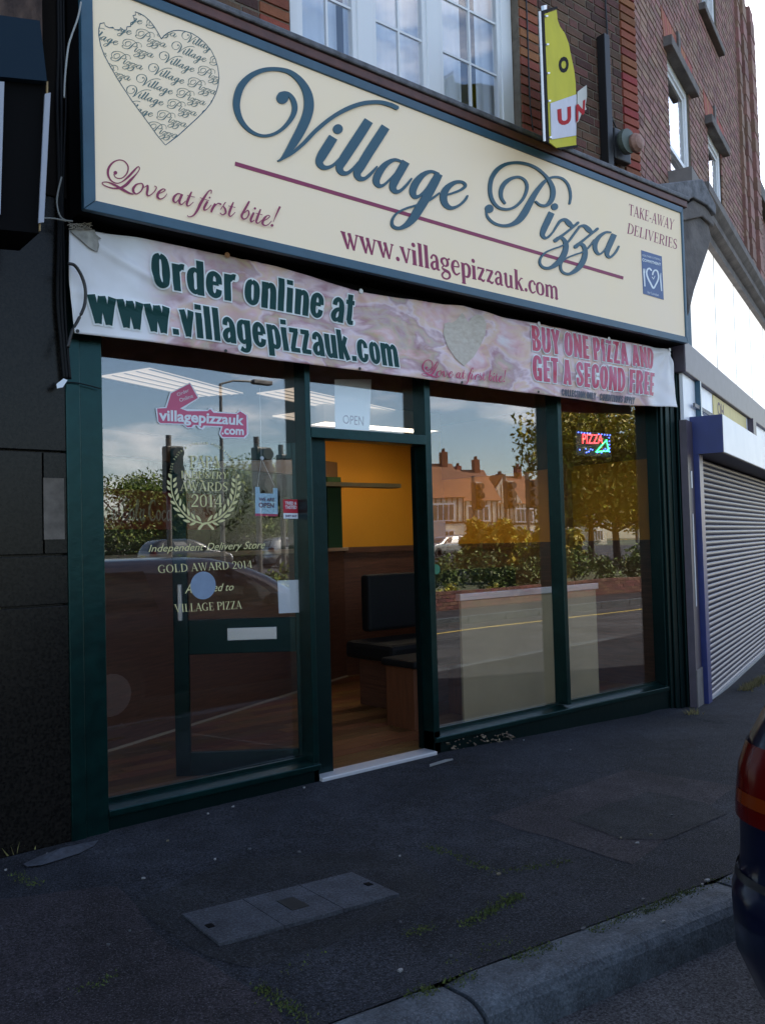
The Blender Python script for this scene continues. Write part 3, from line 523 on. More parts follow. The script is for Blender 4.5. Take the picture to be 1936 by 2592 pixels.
# service cover
cov = empty('service_cover', label='rectangular pale concrete service cover set in the dark pavement', cat='cover')
cq = [PZ(*p, gz(.4,-1.3)) for p in [(462,2320),(557,2395),(1010,2268),(890,2213)]]
def qpt(a, b): return cq[0].lerp(cq[3], a).lerp(cq[1].lerp(cq[2], a), b)
def qprism(a0, a1, b0, b1, z0, z1): return MB().prism([Vector((qpt(a, b).x, qpt(a, b).y, z0)) for a, b in ((a0,b0),(a1,b0),(a1,b1),(a0,b1))], (0,0,z1-z0))
zc = gz(.4,-1.3)
for i, (a0, a1) in enumerate(((0,.33),(.335,.665),(.67,1))): qprism(a0, a1, 0, 1, zc-.05, zc+.010).build('slab', m_conc, cov, recalc=True)
qprism(.455, .55, .32, .68, zc, zc+.0125).build('hatch_plate', mat('dark_iron', (.018,.018,.018), .6, metal=.4), cov, recalc=True)
for a in (.03, .94): qprism(a, a+.035, .46, .56, zc, zc+.0125).build('lifting_slot', m_blkp, cov, recalc=True)
# ------------------------------------------------------------------ pizza shop building
bld = empty('shop_building', label='brick building with the green pizza shopfront on its ground floor', cat='building')
def brickwork(parent, O, ang, out, x0, x1, z0, z1, holes=(), m=m_brick, limit=300, prio=None, header=False, name='brick'):
    "real bricks on a wall: O origin, ang direction, each brick stands proud of the mortar"
    D = Vector((math.cos(ang), math.sin(ang), 0)); N_ = Vector((math.sin(ang), -math.cos(ang), 0))
    bl = []
    row = 0; z = z0
    while z < z1-.03:
        x = x0 - (.1125 if row % 2 else 0) - (.05 if row % 3 == 0 else 0); k = row % 2
        while x < x1:
            w = .215 if (k % 3 != 2) else .1025
            if header: w = .215 if row % 2 else .1025
            a, b = max(x, x0), min(x+w, x1)
            if header:
                a, b = (x0, x1) if True else (a, b)
            if b-a > .03:
                cx, cz = (a+b)/2, z+.0325
                clip = [(a, b)]
                for hx0, hx1, hz0, hz1 in holes:
                    if z+.065 > hz0 and z < hz1:
                        nc = []
                        for (p, q_) in clip:
                            if q_ <= hx0 or p >= hx1: nc.append((p, q_))
                            else:
                                if p < hx0-.02: nc.append((p, hx0))
                                if q_ > hx1+.02: nc.append((hx1, q_))
                        clip = nc
                for p, q_ in clip: bl.append((p, q_, z))
            if header: break
            x += w+.010; k += 1
        z += .075; row += 1
    cache = {}
    def bm_(w):
        w = round(w, 3)
        if w not in cache:
            h = .0325; e = .004
            v = [(-w/2,0,-h),(w/2,0,-h),(w/2,0,h),(-w/2,0,h)]; f = [(0,1,2,3)]
            m2 = MB(); o_ = out
            m2.add([(-w/2,.01,-h),(w/2,.01,-h),(w/2,.01,h),(-w/2,.01,h),(-w/2+e,-o_,-h+e),(w/2-e,-o_,-h+e),(w/2-e,-o_,h-e),(-w/2+e,-o_,h-e)], [(4,5,6,7),(0,1,5,4),(1,2,6,5),(2,3,7,6),(3,0,4,7)])
            cache[w] = m2.mesh('brick', m)
        return cache[w]
    if prio: bl.sort(key=prio)
    R_ = random.Random(5)
    rest = MB()
    for i, (p, q_, z) in enumerate(bl):
        jit = R_.uniform(-.0015, .0025)
        c = O + D*((p+q_)/2) + Vector((0,0,z+.0325)) + N_*jit
        if i < limit:
            o = link(name, bm_(q_-p), parent); o.location = c; o.rotation_euler = (0,0,ang)
        else:
            w = q_-p; h = .0325; e = .004; ol = out
            P_ = [c+D*sx+Vector((0,0,sz))+N_*yy for sx, sz, yy in ((-w/2,-h,-.01),(w/2,-h,-.01),(w/2,h,-.01),(-w/2,h,-.01),(-w/2+e,-h+e,ol),(w/2-e,-h+e,ol),(w/2-e,h-e,ol),(-w/2+e,h-e,ol))]
            rest.add(P_, [(4,5,6,7),(0,1,5,4),(1,2,6,5),(2,3,7,6),(3,0,4,7)])
    if rest.v: rest.build('brick_courses', m, parent, kind='stuff')
CX = 4.98      # corner of the upper brick wall
wall = MB()
for b in ((-.3,.0,4.3,1.385,.3,9.5),(3.465,0,4.3,CX,.3,9.5),(1.385,0,4.3,3.465,.3,4.50),(1.385,0,6.0,3.465,.3,9.5)): wall.box(*b)
wall = wall.build('wall', m_mort, bld)
hole = (1.385, 3.465, 4.2, 6.05)
ang0 = lambda b: 0
brickwork(wall, Vector((0,0,0)), 0, .006, -.3, 4.77, 4.38, 7.2, holes=[(1.16,3.70,4.2,6.1), hole], limit=215, prio=lambda b: (0 if b[0] > 3.6 and b[2] < 6.2 else 1, abs(b[2]-5)))
# red jamb bricks by the window and red quoins at the corner
brickwork(wall, Vector((0,0,0)), 0, .010, 3.475, 3.69, 4.38, 7.2, m=m_redb, limit=26, header=True, name='jamb_brick')
brickwork(wall, Vector((0,0,0)), 0, .010, 1.165, 1.375, 4.38, 7.2, m=m_redb, limit=8, header=True, name='jamb_brick')
brickwork(wall, Vector((0,0,0)), 0, .016, 4.775, CX+.012, 4.38, 7.2, m=m_redb, limit=38, header=True, name='quoin_brick')
# shell of the building behind (keeps the sun out)
sh = MB(); sh.box(-.3,.3,2.86,-.1,8,9.5); sh.box(-.3,7.8,-.2,5,8,9.5); sh.box(-.3,0,9.5,5.3,8.2,9.7); sh.box(-.3,.02,2.86,5.3,7.9,3.0)
sh.build('upper_shell', m_mort, bld)
# upstairs window
uw = empty('upstairs_window'); uw.parent = bld
fr = MB(); X0, X1, Zb, Zt = 1.39, 3.46, 4.50, 5.98; yb = .06
for a, b in ((X0,X0+.10),(1.955,2.085),(2.575,2.70),(X1-.12,X1)): fr.box(a, yb, Zb+.05, b, yb+.07, Zt-.06)
fr.box(X0, yb-.012, Zb, X1, yb+.07, Zb+.05); fr.box(X0, yb, Zt-.06, X1, yb+.07, Zt)
fr.build('frame', m_upvc, uw, bevel=.006)
for a, b in ((X0+.10,1.955),(2.085,2.575),(2.70,X1-.12)):
    s = MB(); w = .035
    s.box(a,yb+.012,Zb+.05,a+w,yb+.06,Zt-.06); s.box(b-w,yb+.012,Zb+.05,b,yb+.06,Zt-.06); s.box(a+w,yb+.012,Zb+.05,b-w,yb+.06,Zb+.085); s.box(a+w,yb+.012,Zt-.1,b-w,yb+.06,Zt-.06)
    s.build('sash', m_upvc, uw)
    boxo('pane', m_glassu, uw, a+w, yb+.03, Zb+.085, b-w, yb+.036, Zt-.1)
    mid = (a+b)/2; g = MB(); g.box(mid-.008,yb+.022,Zb+.085,mid+.008,yb+.044,Zt-.1)
    for zz in (Zb+.45, Zb+.85): g.box(a+w,yb+.024,zz-.008,b-w,yb+.042,zz+.008)
    g.build('glazing_bar', m_upvc, uw)
ct = MB(); n = 120
for i in range(n):
    x0_, x1_ = X0+.03+(X1-X0-.06)*i/n, X0+.03+(X1-X0-.06)*(i+1)/n
    if 3.06 < x0_ < 3.2 or 1.9 < x0_ < 1.94: continue
    y0_, y1_ = .22+.008*math.sin(x0_*50), .22+.008*math.sin(x1_*50); ct.quad((x0_,y0_,4.4),(x1_,y1_,4.4),(x1_,y1_,6.2),(x0_,y0_,6.2))
ct.build('curtain', m_curt, uw, smooth=True)
boxo('room_box', mat('blue_room', (.12,.16,.30), .9), uw, 1.38, .5, 4.4, 3.47, .52, 6.1)
boxo('window_sill', m_lead, uw, 1.35, -.05, 4.44, 3.5, .06, 4.495, bevel=.01)
# cornice above the sign
boxo('cornice', m_brown, bld, -.02, -.262, 4.272, 5.3, 0, 4.33, bevel=.008)
boxo('cornice_flashing', m_lead, bld, -.04, -.275, 4.332, 5.32, .0, 4.372, bevel=.01)
# structure behind the sign and banner
boxo('fascia_board', m_darkint, bld, 0, 0, 2.60, 5.45, .12, 4.30)
boxo('fascia_soffit', m_blkp, bld, 0, -.06, 2.98, 5.3, .0, 3.06)
# ------------------------------------------------------------------ shopfront
front = empty('shopfront', label='dark green timber shopfront with large reflecting windows and an open doorway', cat='shopfront')
GY = .11
def gfl(x): return gz(x, 0)
# pilasters
MB().box(-.018,-.03,-.05,.055,.12,2.99).box(.055,-.018,-.05,.172,.12,2.99).build('pilaster', m_green, front, bevel=.005)
rp_ = MB(); rp_.box(5.115,.0,-.2,5.14,.12,2.7); rp_.box(5.14,-.02,-.2,5.18,.12,2.7); rp_.box(5.19,-.035,-.2,5.25,.12,2.7); rp_.box(5.27,-.035,-.2,5.33,.12,2.7); rp_.box(5.35,-.05,-.2,5.45,.12,2.9); rp_.box(5.141,.001,-.2,5.449,.13,2.7)
rp_.build('pilaster', m_greend, front, bevel=.004)
posts = [(1.427,1.466),(2.394,2.446),(3.777,3.822)]
for i, (a, b) in enumerate(posts):
    MB().box(a, 0, .16 if i == 2 else -.02, b, .12, 2.7).build('mullion', m_green, front, bevel=.003)
boxo('transom', m_green, front, 1.467, -.004, 2.088, 2.393, .12, 2.152, bevel=.003)
boxo('head', m_greend, front, .173, .002, 2.62, 5.115, .118, 2.72)
def stall(x0, x1, zn):
    z0 = min(gfl(x0), gfl(x1))-.05
    s = empty('stall_riser'); s.parent = front
    boxo('riser_board', m_greend, s, x0, .0, z0, x1, .06, zn-.035, bevel=.004)
    MB().prism([(x0,-.022,zn-.034),(x0,-.022,zn),(x0,.13,zn+.022),(x0,.13,zn-.034)], (x1-x0,0,0)).build('sill', m_green, s, recalc=True, bevel=.004)
    MB().box(x0,.08,zn+.012,x1,.105,zn+.034).build('glazing_bead', m_green, s)
stall(.1725, 1.4665, .135); stall(2.394, 5.115, .135)
MB().box(2.394,.0,-.02,2.448,.12,.17).build('post_block', m_green, front)
boxo('threshold', m_ltgreyb, front, 1.467, -.03, .0, 2.393, .10, .052, bevel=.006)
boxo('threshold_step', mat('step_concrete', (.05,.055,.065), .8, var=.2), front, 1.467, -.035, -.05, 2.4, -.0305, .03)
def pane(x0, z0, x1, z1, y=GY): return boxo('window_pane', m_glass, front, x0, y, z0, x1, y+.006, z1)
pane(.172,.155,1.427,2.62); pane(2.446,.155,3.777,2.62); pane(3.822,.155,5.115,2.62); pane(1.466,2.152,2.394,2.62)
# ------------------------------------------------------------------ open door leaf
def PW(px, py, A, B):
    "pixel onto the vertical plane through ground points A and B"
    n = Vector((B[1]-A[1], -(B[0]-A[0]), 0)); k = ray(px, py); t = (Vector((A[0], A[1], 0))-CAM).dot(n)/k.dot(n); return CAM+k*t
HA, HB = Vector((1.51,.13,0)), Vector((.845,.62,0))
leaf = empty('door_leaf', HA, math.atan2(HB.y-HA.y, HB.x-HA.x), label='open green door leaf with glass panels, swung inward behind the left window', cat='door')
LW = (HB-HA).length
lf = MB()
lf.box(0,-.022,.06,.085,.022,2.07); lf.box(LW-.09,-.022,.06,LW,.022,2.07)
lf.box(.085,-.022,.06,LW-.09,.022,.20); lf.box(.085,-.022,.79,LW-.09,.022,1.0); lf.box(.085,-.022,1.97,LW-.09,.022,2.07)
lf.build('frame', m_greend, leaf, bevel=.004)
for a, b in ((.2,.79),(1.0,1.97)): boxo('door_pane', m_leafglass, leaf, .085, -.003, a, LW-.09, .003, b)
boxo('letter_plate', m_alu, leaf, .20, .0225, .87, .50, .034, .945, bevel=.003)
boxo('handle', m_alu, leaf, LW-.06, .0225, 1.0, LW-.035, .06, 1.22, bevel=.005)
# hinge stile seen in the doorway
boxo('door_jamb', m_greend, front, 1.4665, .06, .05, 1.61, .119, 2.088)
boxo('door_jamb', m_greend, front, 2.38, .10, .05, 2.3935, .14, 2.088)
# ------------------------------------------------------------------ interior
room = empty('shop_interior', label='orange and wood-panelled takeaway interior with laminate floor behind the glass', cat='interior')
fl = boxo('floor', m_darkint, room, 0, .10, .0, 5.5, 5.6, .040)
Rf = random.Random(8); fcache = {}
for j in range(25):
    x = -Rf.random()*1.2; y = .105+j*.125
    while x < 5.4 and y < 3.3:
        w_ = round(Rf.choice((.9,1.1,1.3)), 2)
        if w_ not in fcache: fcache[w_] = MB().box(0,0,0,w_-.003,.122,.004).mesh('floor_plank', m_wood)
        o = link('floor_plank', fcache[w_], fl); o.location = (x, y, .0405+Rf.uniform(0,.0006)); x += w_
boxo('ceiling', m_ceil, room, 0, .12, 2.78, 5.5, 5.6, 2.83)
A1, B1 = Vector((.0,1.235,0)), Vector((3.95,3.05,0))
an = math.atan2(B1.y-A1.y, B1.x-A1.x); LL = (B1-A1).length
diag = empty('counter_wall', A1, an); diag.parent = room
boxo('wood_panel', m_panelw, diag, -.3, .0, .04, LL, .08, 1.36)
boxo('skirting', mat('pale_skirting', (.35,.28,.2), .6), diag, -.3, -.012, .04, LL, -.001, .06)
boxo('counter_top', mat('counter_top', (.28,.2,.14), .4), diag, -.3, -.05, 1.361, LL+.02, .25, 1.40, bevel=.005)
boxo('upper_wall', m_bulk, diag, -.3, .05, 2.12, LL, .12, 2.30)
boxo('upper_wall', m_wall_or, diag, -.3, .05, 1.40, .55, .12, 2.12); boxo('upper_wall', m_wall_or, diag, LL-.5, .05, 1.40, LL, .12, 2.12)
boxo('back_wall', m_wall_or, room, 3.6, 3.10, 1.36, 5.5, 3.2, 2.79); boxo('back_wall_panel', m_panelw, room, 3.6, 3.07, .04, 5.5, 3.18, 1.359)
boxo('dado_rail', m_panelw, room, 3.955, 3.04, 1.34, 5.5, 3.068, 1.40)
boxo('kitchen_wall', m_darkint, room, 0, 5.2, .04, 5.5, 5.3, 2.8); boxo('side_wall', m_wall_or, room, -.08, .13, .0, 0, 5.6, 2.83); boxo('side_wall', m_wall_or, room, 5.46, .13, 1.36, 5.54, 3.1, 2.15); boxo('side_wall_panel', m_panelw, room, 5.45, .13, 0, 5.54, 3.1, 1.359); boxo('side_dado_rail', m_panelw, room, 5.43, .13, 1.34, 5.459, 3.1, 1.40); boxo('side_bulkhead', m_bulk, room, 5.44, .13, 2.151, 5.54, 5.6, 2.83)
boxo('green_trim_board', m_greenw, room, 3.45, 2.62, 1.40, 3.62, 2.68, 2.1)
boxo('wall_shelf', m_cream_p, room, 3.2, 2.5, 2.0, 4.3, 2.66, 2.04)
for i in range(2):
    x = (.42, .62)[i]; MB().box(x,1.36+i*.04,.04,x+.05,1.41+i*.04,2.75).build('pipe_casing', mat('dark_wood_post', (.12,.035,.02), .5), room)
# ceiling light fittings with louvres
def lightbox(p4):
    c = [PZ(*p, 2.765) for p in p4]
    t = empty('ceiling_light', (0,0,0)); t.parent = room
    MB().prism([(p.x,p.y,2.77) for p in c], (0,0,.008)).build('diffuser', m_light, t, recalc=True)
    l = MB(); n = 4
    for i in range(n+1):
        a, b = c[0].lerp(c[1], i/n), c[3].lerp(c[2], i/n); d_ = (b-a).normalized(); s_ = Vector((-d_.y, d_.x, 0))*.009
        l.prism([a+s_+Vector((0,0,-.002)), b+s_+Vector((0,0,-.002)), b-s_+Vector((0,0,-.002)), a-s_+Vector((0,0,-.002))], (0,0,.004))
    l.build('louvre', m_white, t, recalc=True)
lightbox([(256,955),(379,935),(616,998),(502,1006)])
lightbox([(650,998),(745,985),(1000,1040),(900,1050)])
lightbox([(690,1055),(800,1040),(948,1075),(860,1085)])
t_ = empty('ceiling_light'); t_.parent = room  # added lamp, hidden from the street, to brighten the orange wall
boxo('tube', m_fill, t_, 3.3, 2.42, 2.74, 4.7, 2.58, 2.76); MB().box(3.25,2.36,2.60,4.75,2.375,2.78).box(3.25,2.625,2.60,4.75,2.64,2.78).box(3.25,2.376,2.60,3.265,2.624,2.78).box(4.735,2.376,2.60,4.75,2.624,2.78).build('fill_hood', m_white, t_)
for i in range(4): boxo('leaflet_stack', (m_white, m_red, m_cream_p, m_white)[i], room, 3.30+i*.13, 2.93+i*.05-.09, 1.401, 3.40+i*.13, 2.98+i*.05-.06, 1.43+.02*(i % 2))
# drinks fridge with red header
fri = empty('drinks_fridge', label='drinks fridge with a red header reading Coca-Cola behind the left window', cat='fridge')
FA, FB = Vector((.55,1.95,0)), Vector((2.35,2.85,0)); fan = math.atan2(FB.y-FA.y, FB.x-FA.x)
fri.location = FA; fri.rotation_euler = (0,0,fan); FL = (FB-FA).length
boxo('header', m_red, fri, 0, 0, 1.60, FL, .5, 1.92); boxo('cabinet', m_black, fri, 0.02, .05, .05, FL-.02, .55, 1.599)
# seating bench
ben = empty('waiting_bench', label='black padded bench seat against the panelled back wall', cat='bench')
bc = PZ(1000, 1790, .045)
bx, by = bc.x, bc.y
boxo('backrest', m_leather, ben, bx-.02, by+.30, .66, bx+1.9, by+.42, 1.16, bevel=.03)
boxo('seat', m_leather, ben, bx-.22, by-.25, .45, bx+1.9, by+.40, .60, bevel=.04)
boxo('base', m_panelw, ben, bx-.1, by-.12, .045, bx+1.9, by+.35, .45)
ben2 = empty('low_stool', label='low stool with dark pad and wooden side inside the doorway', cat='stool')
sc_ = PZ(1050, 1850, .045)
boxo('pad', m_leather, ben2, sc_.x-.03, sc_.y-.05, .50, sc_.x+.75, sc_.y+.35, .56, bevel=.02)
boxo('side_board', mat('orange_wood', (.13,.045,.018), .5, var=.2, vscale=4, grain=(8,8,1)), ben2, sc_.x, sc_.y, .045, sc_.x+.05, sc_.y+.32, .5)
boxo('side_board', bpy.data.materials['orange_wood'], ben2, sc_.x+.65, sc_.y, .045, sc_.x+.70, sc_.y+.32, .5)
# beige display board behind the right-hand windows
bb_ = empty('display_board', label='beige board standing behind the right-hand shop windows', cat='board')
boxo('board', m_cream_p, bb_, 2.92, .25, .05, 4.50, .27, 1.0); boxo('top_rail', m_alu, bb_, 2.90, .235, 1.0, 4.52, .285, 1.05, bevel=.004)
# wooden door frame deeper inside on the right
df = empty('inner_door_frame', label='brown wooden door frame seen through the far right window', cat='door frame')
pa = PY(1550, 1200, 1.2)
mfw = mat('brown_door_frame', (.16,.07,.03), .5)
boxo('post', mfw, df, pa.x, 1.2, .045, pa.x+.09, 1.29, 2.1); boxo('lintel', mfw, df, pa.x-.75, 1.2, 2.1, pa.x+.09, 1.29, 2.18); boxo('post', mfw, df, pa.x-.75, 1.2, .045, pa.x-.68, 1.29, 2.1)
# ------------------------------------------------------------------ big shop sign
SY = -.25
sign = empty('shop_sign', label='large cream box sign reading Village Pizza in a blue-grey frame above the shop', cat='sign')
SX0, SX1, SZ0, SZ1 = .002, 5.232, 3.078, 4.262
boxo('box', m_blkp, sign, SX0, SY+.03, SZ0, SX1, -.0, SZ1-.004)
boxo('face', m_cream, sign, SX0+.05, SY+.004, SZ0+.05, SX1-.03, SY+.029, SZ1-.05)
f_ = MB(); fy = SY-.008
f_.prism([(SX0,fy,SZ0),(SX1,fy,SZ0),(SX1-.03,fy,SZ0+.055),(SX0+.06,fy,SZ0+.055)], (0,.036,0)); f_.prism([(SX0,fy,SZ1),(SX0+.06,fy,SZ1-.055),(SX1-.03,fy,SZ1-.055),(SX1,fy,SZ1)], (0,.036,0))
f_.prism([(SX0,fy,SZ0+.001),(SX0+.06,fy,SZ0+.056),(SX0+.06,fy,SZ1-.056),(SX0,fy,SZ1-.001)], (0,.036,0)); f_.prism([(SX1,fy,SZ0+.001),(SX1,fy,SZ1-.001),(SX1-.03,fy,SZ1-.056),(SX1-.03,fy,SZ0+.056)], (0,.036,0))
f_.build('frame', m_blue, sign, recalc=True, bevel=.004)
FY = SY+.004
def signmap(u, v, d=0): p = PY(u, v, FY); return (p.x, FY-d, p.z)
for k, s in list(VIL.items())+list(PIZ.items()):
    mb = strokes_to_mesh(MB(), s, signmap, depth=.007, n=7); mb.build('letter', m_let, sign)
mb = MB(); strokes_to_mesh(mb, LOVE, signmap, depth=0, n=6, base=.001); mb.build('slogan_lettering', m_mag, sign)
a, b, c, d_ = [PY(*p, FY) for p in ((595.6,409.4),(594.4,419.5),(1575.4,707.6),(1576.6,700.0))]
MB().prism([(p.x, FY-.003, p.z) for p in (a,b,c,d_)], (0,.0025,0)).build('underline', m_mag, sign, recalc=True)
serif('web_address', 'www.villagepizzauk.com', [(861.8,585.4),(1412,727.8),(1413.1,757.9),(865.4,627.2)], FY, m_mag, sign, u0=.0, v0=0, v1=.64, gap=.0, bold=1.12, n=5)
serif('serif_lettering', 'TAKE-AWAY', [(1590.4,515.6),(1705.8,556.9),(1702.2,582.8),(1589.5,543.1)], FY, m_mag, sign, bold=.85)
serif('serif_lettering', 'DELIVERIES', [(1588.2,564.1),(1713.4,606.7),(1712.1,631.6),(1584.9,590.3)], FY, m_mag, sign, bold=.85)
# heart filled with the shop name
q = Z2(230, 20, 4.72)
HEART = [(845,372),(880,330),(930,295),(990,273),(1050,268),(1130,280),(1210,305),(1290,355),(1370,425),(1440,510),(1490,610),(1520,720),(1532,830),(1522,930),(1495,1020),(1440,1130),(1370,1220),(1280,1310),(1160,1420),(1040,1530),(960,1590),(893,1640),(800,1530),(700,1390),(600,1255),(500,1120),(400,970),(310,830),(230,690),(165,570),(120,450),(98,330),(98,250),(115,188),(165,178),(175,215),(225,240),(268,232),(290,262),(350,262),(358,235),(395,268),(428,265),(435,228),(478,222),(480,180),(522,160),(518,120),(505,95),(538,85),(532,48),(590,68),(650,105),(710,160),(760,225),(800,290),(845,372)]
hp = [(p[0], p[1]) for p in q([(x, y, 2) for x, y in HEART])]
hw = [(PY(*p, FY).x, PY(*p, FY).z) for p in hp]
mb = MB(); wl = [(x, z, .0045) for x, z in hw]; strokes_to_mesh(mb, [('l', wl)], lambda u, v, d: (u, FY-d, v), n=3, base=.0008)
heart = mb.build('heart_outline', m_let, sign)
def inside(x, y, poly):
    c = False; n = len(poly); j = n-1
    for i in range(n):
        xi, yi = poly[i]; xj, yj = poly[j]
        if (yi > y) != (yj > y) and x < (xj-xi)*(y-yi)/(yj-yi)+xi: c = not c
        j = i
    return c
def tow(strk):   # photo px strokes -> sign plane (x, z, w)
    out = []
    for k, p in strk:
        if k == 'd':
            c0 = PY(p[0], p[1], FY); c1 = PY(p[0], p[1]-p[2], FY); out.append((k, (c0.x, c0.z, abs(c1.z-c0.z))))
        else:
            o_ = []
            for x, y, w in p:
                c0 = PY(x, y, FY); c1 = PY(x, y-w, FY); o_.append((c0.x, c0.z, abs(c1.z-c0.z)))
            out.append((k, o_))
    return out
ALLW = [s for v in list(VIL.values())+list(PIZ.values()) for s in tow(v)]
xs = [p[0] for k, pp in ALLW if k != 'd' for p in pp]; VX0 = min(xs); zs_ = [p[1] for k, pp in ALLW if k != 'd' for p in pp]; VZ0 = max(zs_)
VXe = max(p[0] for k, pp in tow(VIL['e']) for p in pp)
anc = [(970,370),(820,490),(692,632),(548,760),(430,893),(297,1030),(180,1170),(1090,250),(1200,130)]
A_ = [PY(*p[:2], FY) for p in q([(x, y, 1) for x, y in anc])]
e4 = PY(*q([(980,980,1)])[0][:2], FY); scl = (e4.x-A_[3].x)/(VXe-VX0)
per = (PY(*q([(1022,960,1)])[0][:2], FY).x-A_[3].x) ; 
mb = MB(); P0 = min(p[0] for k, pp in tow(PIZ['P']) if k != 'd' for p in pp)
full = max(xs)-VX0+.28
for A in A_:
    for rep in (-2, -1, 0, 1):
        ox, oz = A.x+rep*full*scl, A.z
        ss = []
        for k, p in ALLW:
            if k == 'd': ss.append((k, (ox+(p[0]-VX0)*scl, oz+(p[1]-VZ0)*scl, p[2]*scl)))
            else: ss.append((k, [(ox+(x-VX0)*scl, oz+(z-VZ0)*scl, max(w*scl, .0024)) for x, z, w in p]))
        strokes_to_mesh(mb, ss, lambda u, v, d: (u, FY-d, v), n=3, base=.0008, keep=lambda a, b: inside(a, b, hw), ramp=2e-6)
mb.build('heart_lettering', mat('print_grey_green', (.10,.17,.165), .6), sign)
# food commitment plate
q = Z2(1560, 490, 7.628)
m_cblue = mat('plate_blue', (.07,.12,.27), .45); m_cwh = mat('plate_white', (.8,.84,.88), .45)
pc = [PY(*p[:2], FY) for p in q([(468,1095,1),(862,1215,1),(900,2050,1),(508,1935,1)])]
MB().prism([(p.x, FY-.004, p.z) for p in pc], (0,.0035,0)).build('commitment_plate', m_cblue, sign, recalc=True)
def sm2(u, v, d=0): p = PY(u, v, FY-.004); return (p.x, FY-.004-d, p.z)
st2 = [('c', q([(665,1480,30),(630,1445,30),(590,1470,32),(575,1540,32),(600,1630,32),(650,1730,32),(705,1825,34),(750,1760,30),(790,1680,30),(805,1600,30),(780,1500,30),(735,1480,30),(700,1520,30),(690,1565,28)])),
       ('l', q([(680,1610,18),(703,1655,18),(735,1590,10)])), ('c', q([(522,1540,30),(530,1650,28),(538,1785,26)])), ('l', q([(508,1450,10),(512,1530,14)])), ('l', q([(524,1450,10),(524,1530,14)])), ('l', q([(540,1455,10),(536,1530,14)])), ('l', q([(510,1525,30),(538,1535,30)])),
       ('c', q([(845,1540,12),(840,1640,24),(850,1760,26),(858,1875,24)]))]
mb = MB(); strokes_to_mesh(mb, st2, sm2, n=5, base=.0006); mb.build('plate_symbol', m_cwh, sign)
def zq(f, *p): return [x[:2] for x in f([(a, b, 1) for a, b in p])]
sans('plate_lettering', 'COMMITMENT', zq(q, (490,1245),(848,1345),(850,1400),(492,1305)), FY-.004, m_cwh, sign, bold=.03)
sans('plate_lettering', 'HEALTHIER CATERING', zq(q, (490,1165),(845,1262),(847,1300),(492,1205)), FY-.004, m_cwh, sign)
sans('plate_lettering', 'for London', zq(q, (592,1880),(805,1935),(808,1985),(595,1925)), FY-.004, m_cwh, sign)
# ------------------------------------------------------------------ printed banner
BY = -.125
TOP = [(176,583),(238,585),(356,601),(568.6,646.8),(700,674.6),(910.7,738),(1117.7,770),(1172,774),(1215.8,786),(1280,805),(1360.8,819),(1539,857),(1692,884.7)]
BOT = [(191,843),(372.5,864),(572,892),(700,911.6),(910.7,937.9),(1168.6,972.4),(1300,990.6),(1363.5,997.5),(1558.5,1023.9),(1717,1031)]
def polyw(px): return [PY(*p, BY) for p in px]
TW, BW = polyw(TOP), polyw(BOT)
def zat(L_, x):
    if x <= L_[0].x: return L_[0].z
    for a, b in zip(L_, L_[1:]):
        if x <= b.x: t = (x-a.x)/(b.x-a.x); t = t*t*(3-2*t)*.5+t*.5; return a.z+(b.z-a.z)*t
    return L_[-1].z
def bump_y(x, z):
    b = .010*noise.noise((x*2.2, z*3.0, 1.7)) + .006*noise.noise((x*6+z*5, z*7, 4.1))
    # pulled folds by the fixings and the folded left corner
    for fx, fz, r_, s_ in ((1.0,2.97,.25,-.012),(2.3,2.97,.3,-.010),(3.45,3.0,.3,-.012),(4.3,3.03,.3,-.014),(5.1,3.02,.28,-.03)):
        d2 = math.hypot(x-fx, (z-fz)*1.3); b += s_*math.exp(-(d2/r_)**2)*(1-math.exp(-(d2/.07)**2))*math.sin(9*math.atan2(z-fz, x-fx))*.3
    l1 = (z-2.93)+.42*(x-.2)          # diagonal crease
    b += .016*math.exp(-(l1/.03)**2)*math.exp(-((x-.35)/.28)**2)
    l2 = (z-2.70)+.05*(x-.1)
    b += .012*math.exp(-(l2/.022)**2)*math.exp(-((x-.3)/.3)**2)
    b += .010*math.sin((x-4.6)*14)*math.exp(-((x-4.95)/.22)**2)
    return b
def onban(p, d=0): return (p[0], BY-bump_y(p[0], p[2])-.004-d, p[2])
mban = bpy.data.materials.new('printed_banner_vinyl'); mban.use_nodes = True; t = mban.node_tree; N = t.nodes; K2 = t.links.new; bs = N['Principled BSDF']; bs.inputs['Roughness'].default_value = .42
tcn = N.new('ShaderNodeTexCoord')
def nzn(scale, sx=(1,1,1), det=3, dist=0, loc=(0,0,0)):
    mpn = N.new('ShaderNodeMapping'); mpn.inputs['Scale'].default_value = sx; mpn.inputs['Location'].default_value = loc; K2(tcn.outputs['Object'], mpn.inputs[0])
    n = N.new('ShaderNodeTexNoise'); n.inputs['Scale'].default_value = scale; n.inputs['Detail'].default_value = det; n.inputs['Distortion'].default_value = dist; K2(mpn.outputs[0], n.inputs['Vector']); return n.outputs['Fac']
def ramp(fac, stops):
    r = N.new('ShaderNodeValToRGB'); cr_ = r.color_ramp
    while len(cr_.elements) < len(stops): cr_.elements.new(.5)
    for e_, (p, c) in zip(cr_.elements, stops): e_.position = p; e_.color = (*c, 1)
    K2(fac, r.inputs[0]); return r.outputs[0]
r1 = ramp(nzn(2.4, (1,1,2.2), 4, .5, (0,0,.4)), [(.28,(.80,.77,.84)),(.40,(.70,.36,.38)),(.46,(.72,.46,.30)),(.51,(.76,.56,.62)),(.56,(.40,.17,.22)),(.62,(.46,.34,.20)),(.67,(.66,.32,.30)),(.76,(.80,.74,.82))])
